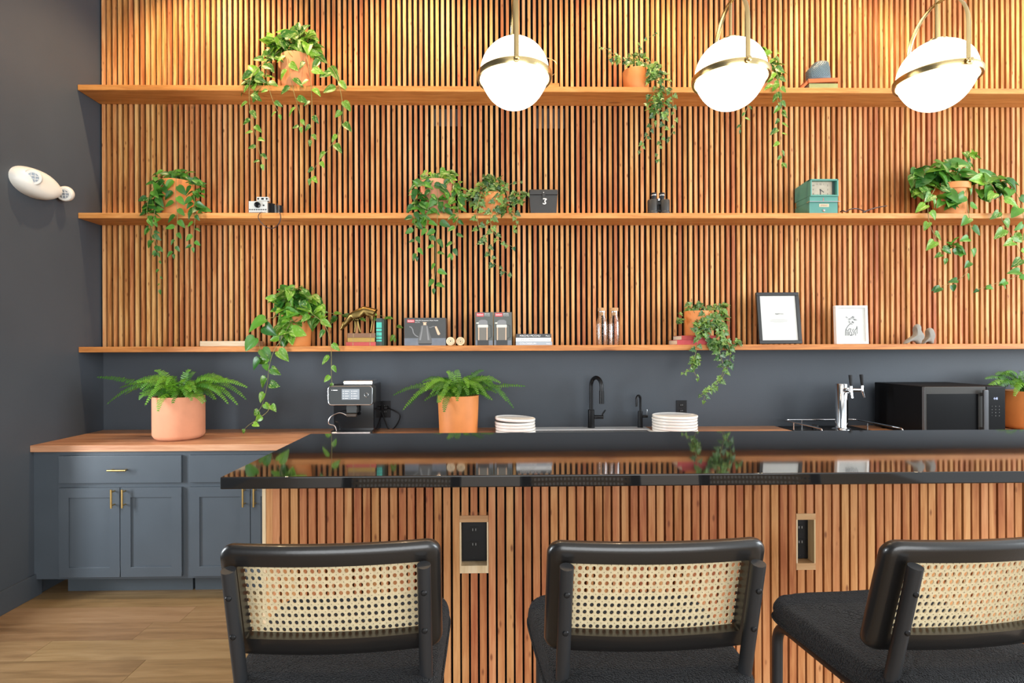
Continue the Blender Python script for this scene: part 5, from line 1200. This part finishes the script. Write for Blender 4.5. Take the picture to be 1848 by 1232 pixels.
vine(t, 'slim', M_POTHOS, [(478, 110, 3.88), (482, 145, 3.845), (492, 180, YV), (504, 206, YV)], .070, .085)
put_leaf(t, leaves_of('pothos', M_POTHOS), at(538, 55, 3.93), (.05, -.1, 1), (0, -1, .1), .062)
# top shelf, ivy
t = potted('small leaved ivy trailing from the top shelf, right of the first globe pendant', 1124, 1168, 119, Z0, 3.965, 'plain', M_TERRA2, .09)
bush(t, 'ivy', M_IVY, 1148, 107, 26, 12, 22, .048); bush(t, 'ivy', M_IVY, 1107, 106, 14, 10, 10, .045)
vine(t, 'ivy', M_IVY, [(1130, 112, 3.92), (1110, 100, 3.91), (1095, 88, 3.90), (1083, 85, 3.9)], .032, .028, r=.0014)
vine(t, 'ivy', M_IVY, [(1155, 108, 3.94), (1152, 85, 3.95), (1165, 72, 3.95), (1183, 60, 3.95)], .036, .030, r=.0014)
bush(t, 'ivy', M_IVY, 1184, 138, 18, 26, 34, .050, 3.86, .03); bush(t, 'ivy', M_IVY, 1190, 182, 24, 28, 36, .050, 3.83, .03)
vine(t, 'ivy', M_IVY, [(1160, 112, 3.90), (1180, 125, 3.86), (1186, 165, YV), (1182, 205, YV), (1172, 235, YV), (1160, 258, YV), (1154, 272, YV)], .050, .034)
vine(t, 'ivy', M_IVY, [(1165, 112, 3.90), (1195, 140, 3.85), (1198, 185, YV), (1197, 235, YV), (1188, 268, YV), (1186, 288, YV)], .050, .036)
vine(t, 'ivy', M_IVY, [(1170, 115, 3.90), (1208, 150, 3.85), (1215, 195, YV), (1217, 228, YV), (1206, 252, YV)], .044, .044)
# top shelf, plant behind the middle pendant
t = potted('trailing vine on the top shelf partly hidden by the middle globe pendant', 1352, 1398, 122, Z0, 3.968, 'plain', M_TERRA)
bush(t, 'slim', M_POTHOS, 1398, 112, 18, 30, 20, .068, 3.90, .05); bush(t, 'slim', M_POTHOS, 1375, 98, 20, 14, 8, .065)
vine(t, 'slim', M_POTHOS, [(1390, 112, 3.9), (1403, 135, 3.86), (1408, 170, YV), (1407, 205, YV), (1408, 245, YV), (1410, 275, YV), (1412, 293, YV)], .066, .050)
vine(t, 'slim', M_POTHOS, [(1385, 118, 3.9), (1398, 150, 3.855), (1404, 185, YV), (1412, 200, YV)], .066, .040)
vine(t, 'slim', M_DARKPOTHOS, [(1362, 120, 3.89), (1352, 150, 3.85), (1352, 182, YV), (1342, 210, YV), (1336, 234, YV)], .050, .045)
# middle shelf, left
t = potted('trailing philodendron in a terracotta pot at the left end of the middle shelf', 289, 350, 321, Z1, 3.972, 'plain', M_TERRA2)
bush(t, 'slim', M_DARKPOTHOS, 313, 317, 44, 11, 34, .066); bush(t, 'slim', M_DARKPOTHOS, 275, 360, 19, 44, 36, .072, 3.86, .03); bush(t, 'slim', M_DARKPOTHOS, 354, 355, 17, 38, 24, .072, 3.86, .03)
vine(t, 'slim', M_DARKPOTHOS, [(290, 322, 3.88), (272, 345, 3.85), (265, 385, YV), (275, 415, YV), (284, 445, YV), (288, 480, YV), (289, 522, YV)], .064, .055, thin=.75)
vine(t, 'slim', M_DARKPOTHOS, [(318, 322, 3.87), (317, 355, 3.85), (320, 390, YV), (318, 425, YV), (314, 458, YV)], .066, .045)
vine(t, 'slim', M_DARKPOTHOS, [(345, 322, 3.88), (350, 350, 3.85), (352, 385, YV), (350, 420, YV), (349, 446, YV)], .066, .050)
vine(t, 'slim', M_DARKPOTHOS, [(300, 322, 3.87), (282, 350, 3.85), (278, 390, YV), (272, 420, YV), (285, 455, YV)], .064, .048)
# middle shelf, centre left
t = potted('bright trailing philodendron around a pale pot at the centre of the middle shelf', 759, 816, 321, Z1, 3.972, 'plain', M_TERRA3)
bush(t, 'slim', M_POTHOS, 788, 316, 36, 12, 36, .062); bush(t, 'slim', M_DARKPOTHOS, 756, 365, 13, 48, 34, .070, 3.855, .025); bush(t, 'slim', M_POTHOS, 824, 355, 13, 38, 26, .066, 3.86, .03); bush(t, 'slim', M_DARKPOTHOS, 795, 362, 18, 30, 11, .070, 3.85, .01)
vine(t, 'slim', M_DARKPOTHOS, [(762, 322, 3.88), (750, 350, 3.85), (748, 390, YV), (750, 425, YV), (752, 462, YV)], .066, .050)
vine(t, 'slim', M_DARKPOTHOS, [(787, 322, 3.87), (790, 360, 3.85), (789, 400, YV), (786, 440, YV), (786, 480, YV), (783, 520, YV)], .074, .058)
vine(t, 'slim', M_DARKPOTHOS, [(815, 322, 3.88), (826, 350, 3.85), (826, 390, YV), (820, 425, YV), (816, 460, YV)], .064, .048)
vine(t, 'slim', M_DARKPOTHOS, [(780, 322, 3.87), (775, 360, 3.845), (770, 400, YV), (776, 425, YV)], .070, .05)
# middle shelf, ivy
t = potted('small leaved ivy in an orange terracotta pot beside the leather case', 862, 913, 345, Z1, 3.965, 'plain', M_TERRA2, .095)
bush(t, 'ivy', M_IVY, 888, 334, 34, 18, 64, .054); bush(t, 'ivy', M_IVY, 858, 355, 13, 18, 18, .048, 3.9, .04); bush(t, 'ivy', M_IVY, 938, 355, 18, 12, 18, .048, 3.845, .02); bush(t, 'ivy', M_IVY, 915, 378, 13, 12, 9, .05, 3.86, .03)
vine(t, 'ivy', M_IVY, [(870, 345, 3.89), (862, 370, 3.85), (862, 395, YV), (868, 425, YV), (880, 445, YV), (888, 470, YV), (905, 485, YV), (918, 494, YV)], .056, .040)
vine(t, 'ivy', M_IVY, [(900, 345, 3.88), (890, 375, 3.85), (885, 400, YV), (898, 430, YV), (915, 440, YV), (926, 446, YV)], .056, .036)
vine(t, 'ivy', M_IVY, [(912, 345, 3.89), (926, 375, 3.85), (932, 400, YV), (929, 414, YV)], .05, .034)
vine(t, 'ivy', M_IVY, [(910, 340, 3.9), (925, 330, 3.86), (940, 327, 3.84)], .034, .03, r=.0013)
# middle shelf, right: large pothos
t = potted('large pothos in an orange terracotta pot at the right end of the middle shelf', 1675, 1750, 326, Z1, 3.955, 'taper', M_TERRA2, .122)
bush(t, 'pothos', M_DARKPOTHOS, 1696, 316, 60, 26, 58, .100); bush(t, 'pothos', M_POTHOS, 1748, 286, 16, 16, 9, .070, 3.95, .04); bush(t, 'pothos', M_POTHOS, 1665, 338, 26, 16, 12, .085, 3.9, .05)
bush(t, 'pothos', M_DARKPOTHOS, 1795, 335, 42, 24, 26, .098, 3.92, .06); bush(t, 'pothos', M_DARKPOTHOS, 1720, 358, 32, 12, 9, .095, 3.85, .02)
vine(t, 'pothos', M_POTHOS, [(1690, 335, 3.88), (1676, 365, 3.84), (1676, 395, 3.82), (1686, 425, 3.82), (1698, 450, 3.82), (1705, 466, 3.82)], .082, .070)
vine(t, 'pothos', M_DARKPOTHOS, [(1742, 330, 3.87), (1746, 365, 3.83), (1750, 400, 3.82), (1752, 445, 3.82), (1750, 480, 3.82), (1730, 505, 3.82), (1692, 518, 3.82)], .080, .082)
vine(t, 'pothos', M_POTHOS, [(1755, 325, 3.9), (1785, 330, 3.86), (1803, 358, 3.83), (1808, 395, 3.82), (1825, 425, 3.82), (1842, 455, 3.82), (1856, 480, 3.82)], .092, .062)
vine(t, 'pothos', M_DARKPOTHOS, [(1858, 480, 3.82), (1830, 500, 3.82), (1795, 512, 3.82), (1765, 522, 3.82)], .060, .080)
vine(t, 'pothos', M_DARKPOTHOS, [(1765, 322, 3.92), (1800, 318, 3.88), (1832, 345, 3.85), (1845, 380, 3.83), (1850, 420, 3.82)], .092, .075)
bush(t, 'pothos', M_DARKPOTHOS, 1728, 450, 18, 16, 8, .075, 3.82, .015)
# bottom shelf pothos
t = potted('lush pothos on the bottom shelf trailing down to the worktop', 502, 565, 568, Z2, 3.972, 'plain', M_TERRA2)
bush(t, 'pothos', M_DARKPOTHOS, 532, 548, 46, 32, 50, .092); bush(t, 'pothos', M_POTHOS, 530, 545, 44, 30, 36, .088, 3.9, .06); bush(t, 'pothos', M_POTHOS, 520, 590, 24, 26, 16, .09, 3.86, .02); bush(t, 'pothos', M_POTHOS, 575, 568, 18, 18, 12, .085, 3.9, .04)
vine(t, 'pothos', M_POTHOS, [(528, 575, 3.86), (512, 605, 3.84), (495, 632, 3.83), (486, 660, 3.83), (482, 695, 3.83), (474, 728, 3.83), (466, 742, 3.82)], .085, .075)
vine(t, 'pothos', M_POTHOS, [(487, 728, 3.82), (483, 742, 3.82), (465, 756, 3.82), (450, 766, 3.81), (441, 774, 3.80)], .058, .085, thin=.2)
vine(t, 'pothos', M_DARKPOTHOS, [(505, 570, 3.90), (478, 578, 3.86), (466, 600, 3.84), (470, 632, 3.83), (478, 655, 3.83)], .100, .075, thin=.1)
vine(t, 'slim', M_POTHOS, [(562, 565, 3.88), (585, 585, 3.85), (596, 615, 3.84), (598, 645, 3.83), (598, 675, 3.83), (599, 690, 3.83)], .080, .090)
vine(t, 'slim', M_POTHOS, [(575, 562, 3.98), (605, 566, 4.03), (635, 570, 4.055), (655, 575, 4.06), (680, 569, 4.06), (700, 573, 4.06), (710, 576, 4.05), (714, 593, 4.03), (713, 610, 4.0)], .058, .055, thin=.3)
# bottom shelf ivy standing on red books
zb = Z2
for (a_, b_, h_, col, nm, lab) in ((1222, 1293, .033, (0.42, 0.045, 0.05), 'crimson_cloth', 'crimson book lying flat under the bottom shelf ivy, lower one'), (1230, 1292, .030, (0.36, 0.04, 0.035), 'scarlet_cloth', 'dark scarlet book lying flat directly under the ivy pot')):
    book(a_, b_, 606, 622, zb, 3.872, .19, cloth(nm, col), lab, 'books under the ivy pot', h=h_); zb += h_
t = potted('small leaved ivy in an orange pot standing on red books, bottom shelf', 1236, 1283, 560, zb, 3.968, 'plain', M_TERRA2, .095)
bush(t, 'ivy', M_IVY, 1268, 555, 34, 10, 32, .048); bush(t, 'ivy', M_IVY, 1305, 552, 9, 9, 8, .048, 3.93, .03); bush(t, 'ivy', M_IVY, 1298, 582, 17, 26, 34, .050, 3.88, .04); bush(t, 'ivy', M_IVY, 1268, 592, 18, 18, 30, .050, 3.838, .015)
bush(t, 'ivy', M_IVY, 1300, 622, 26, 12, 30, .052, 3.84, .02); bush(t, 'ivy', M_IVY, 1226, 575, 6, 10, 6, .04, 3.9, .02); bush(t, 'ivy', M_IVY, 1332, 618, 10, 7, 6, .046, 3.85, .02); bush(t, 'ivy', M_IVY, 1255, 650, 14, 12, 12, .050, 3.83, .015)
vine(t, 'ivy', M_IVY, [(1272, 562, 3.87), (1262, 600, 3.84), (1256, 635, 3.83), (1250, 660, 3.83), (1258, 682, 3.83)], .052, .034)
vine(t, 'ivy', M_IVY, [(1285, 562, 3.88), (1305, 600, 3.84), (1318, 635, 3.83), (1312, 665, 3.83), (1296, 690, 3.83), (1276, 706, 3.83), (1270, 722, 3.83)], .056, .027)
vine(t, 'ivy', M_IVY, [(1295, 600, 3.84), (1300, 640, 3.83), (1306, 668, 3.83), (1288, 695, 3.83), (1265, 712, 3.83)], .054, .032)
vine(t, 'ivy', M_IVY, [(1255, 640, 3.83), (1245, 664, 3.83), (1232, 672, 3.83)], .04, .034, r=.0013)

# ------------------------------------------------------------------ ferns
def frond(t, P0, P1, P2, wid):
    """arching fern frond: midrib with two rows of separate leaflets, one mesh"""
    L = Vector(t.location); n = max(16, int(((P1 - P0).length + (P2 - P1).length) / 0.0145)); pts = []
    for k in range(n + 1):
        s_ = k / n; pts.append(P0 * (1 - s_) ** 2 + P1 * 2 * s_ * (1 - s_) + P2 * s_ * s_)
    for p in pts:
        if p.y > YW - 0.03: p.y = YW - 0.03
        if p.x < XL + 0.02: p.x = XL + 0.02
    mb = MB(); mb.tube([p - L for p in pts], [.0022 * (1 - .75 * k / n) for k in range(n + 1)], 5)
    for k in range(2, n):
        s_ = k / n; p = pts[k] - L; tg = (pts[k + 1] - pts[k - 1]).normalized()
        up = Vector((0, 0, 1)) + Vector((rng.uniform(-.2, .2), -.75, 0)); sd = tg.cross(up); sd = sd.normalized() if sd.length > 1e-4 else Vector((1, 0, 0)); nn = sd.cross(tg).normalized()
        w = wid * (min(1, s_ * 4.0) ** .7) * (1 - s_ ** 2.2) ** .75 + .004; hw = (pts[k + 1] - pts[k]).length * .33
        for q in (-1, 1):
            d = (sd * q + tg * .22 - nn * .15 + Vector((0, 0, -.15)) + nn * rng.uniform(-.22, .22)).normalized(); e = p + d * w * rng.uniform(.85, 1.1); m_ = p + d * w * .45; m2 = p + d * w * .8
            V_ = [p - tg * hw * .7, p + tg * hw * .7, m_ + tg * hw + nn * .002, m_ - tg * hw + nn * .002, m2 + tg * hw * .75, m2 - tg * hw * .75, e]
            mb.add(V_, [(0, 1, 2, 3), (3, 2, 4, 5), (5, 4, 6)] if q < 0 else [(1, 0, 3, 2), (2, 3, 5, 4), (4, 5, 6)])
    mb.build('frond', M_FERN, t, angle=60)
def fern(label, px0, px1, pyt, Y, potmat, style, tips, extra, spread):
    t = potted(label, px0, px1, pyt, ZCT, Y, style, potmat, .16, 'potted_fern', 'plant', 'ferns on the worktop')
    top = Vector((t.location.x, Y, ZCT + t['h'] - .015)); R = t['R']
    for (px, py, dy, lift) in tips:
        tip = at(px, py, Y + dy); d = tip - top; b0 = top + Vector((d.x * .12, d.y * .12 + rng.uniform(-.01, .01), 0))
        if b0.x - top.x > R * .7: b0.x = top.x + R * .7
        mid = b0.lerp(tip, .38) + Vector((0, 0, lift * 1.9 + .03))
        hz = Vector((d.x, d.y, 0))
        if d.z < .01 and hz.length < R + .13: mid = top + hz.normalized() * (R + .035) + Vector((0, 0, .10)); tip = top + hz.normalized() * max(hz.length, R + .05) + Vector((0, 0, d.z))
        frond(t, b0, mid, tip, .029 + .008 * rng.random())
    for k in range(extra):
        a_ = 2 * math.pi * (k + rng.random() * .6) / extra; ln = spread * rng.uniform(.65, 1.0)
        tip = top + Vector((math.cos(a_) * ln, math.sin(a_) * min(ln, .20), rng.uniform(-.03, .11))); b0 = top + Vector((math.cos(a_) * .03, math.sin(a_) * .03, 0))
        frond(t, b0, b0.lerp(tip, .40) + Vector((0, 0, rng.uniform(.10, .22))), tip, .031)
    return t
fern('wide arching fern in a pale terracotta pot at the left end of the worktop', 280, 366, 718, 3.70, M_TERRA3, 'band',
     [(173, 680, -.02, .03), (192, 730, -.05, .10), (215, 700, .05, .06), (240, 690, -.08, .07), (278, 668, .02, .05), (300, 690, -.10, .06), (345, 668, .03, .06), (354, 671, .10, .05), (291, 743, -.17, .10), (346, 724, -.17, .08), (367, 729, -.15, .09), (420, 690, .05, .07), (446, 722, .0, .11), (448, 700, -.06, .08), (430, 732, -.02, .11), (413, 730, -.06, .10), (395, 690, -.09, .07), (250, 722, -.12, .07), (225, 712, .12, .07), (330, 690, -.12, .05), (400, 712, -.12, .07)], 34, .32)
fern('bright fern in an orange terracotta pot at the middle of the worktop', 790, 864, 716, 3.86, M_TERRA2, 'plain',
     [(708, 714, -.02, .07), (726, 741, -.06, .11), (737, 733, .02, .10), (765, 700, -.10, .07), (805, 672, -.02, .06), (824, 667, .03, .05), (874, 668, .05, .05), (850, 680, -.08, .05), (950, 697, -.04, .03), (928, 738, -.07, .13), (915, 725, .0, .12), (905, 692, -.08, .08), (803, 745, -.16, .09), (790, 728, -.16, .07), (830, 712, -.16, .08), (760, 690, .04, .07), (890, 690, .06, .07), (780, 705, -.13, .07), (870, 700, -.13, .06)], 32, .27)
fern('leafy fern in an orange pot at the right frame edge, beside the microwave', 1817, 1893, 708, 3.90, M_TERRA2, 'band',
     [(1776, 684, -.05, .05), (1779, 700, -.08, .06), (1795, 676, .0, .06), (1815, 672, -.05, .06), (1840, 671, .02, .05), (1790, 712, -.10, .08), (1830, 716, -.15, .07), (1860, 712, -.15, .07), (1900, 675, .0, .06), (1920, 700, -.05, .08), (1870, 672, -.1, .06)], 16, .22)
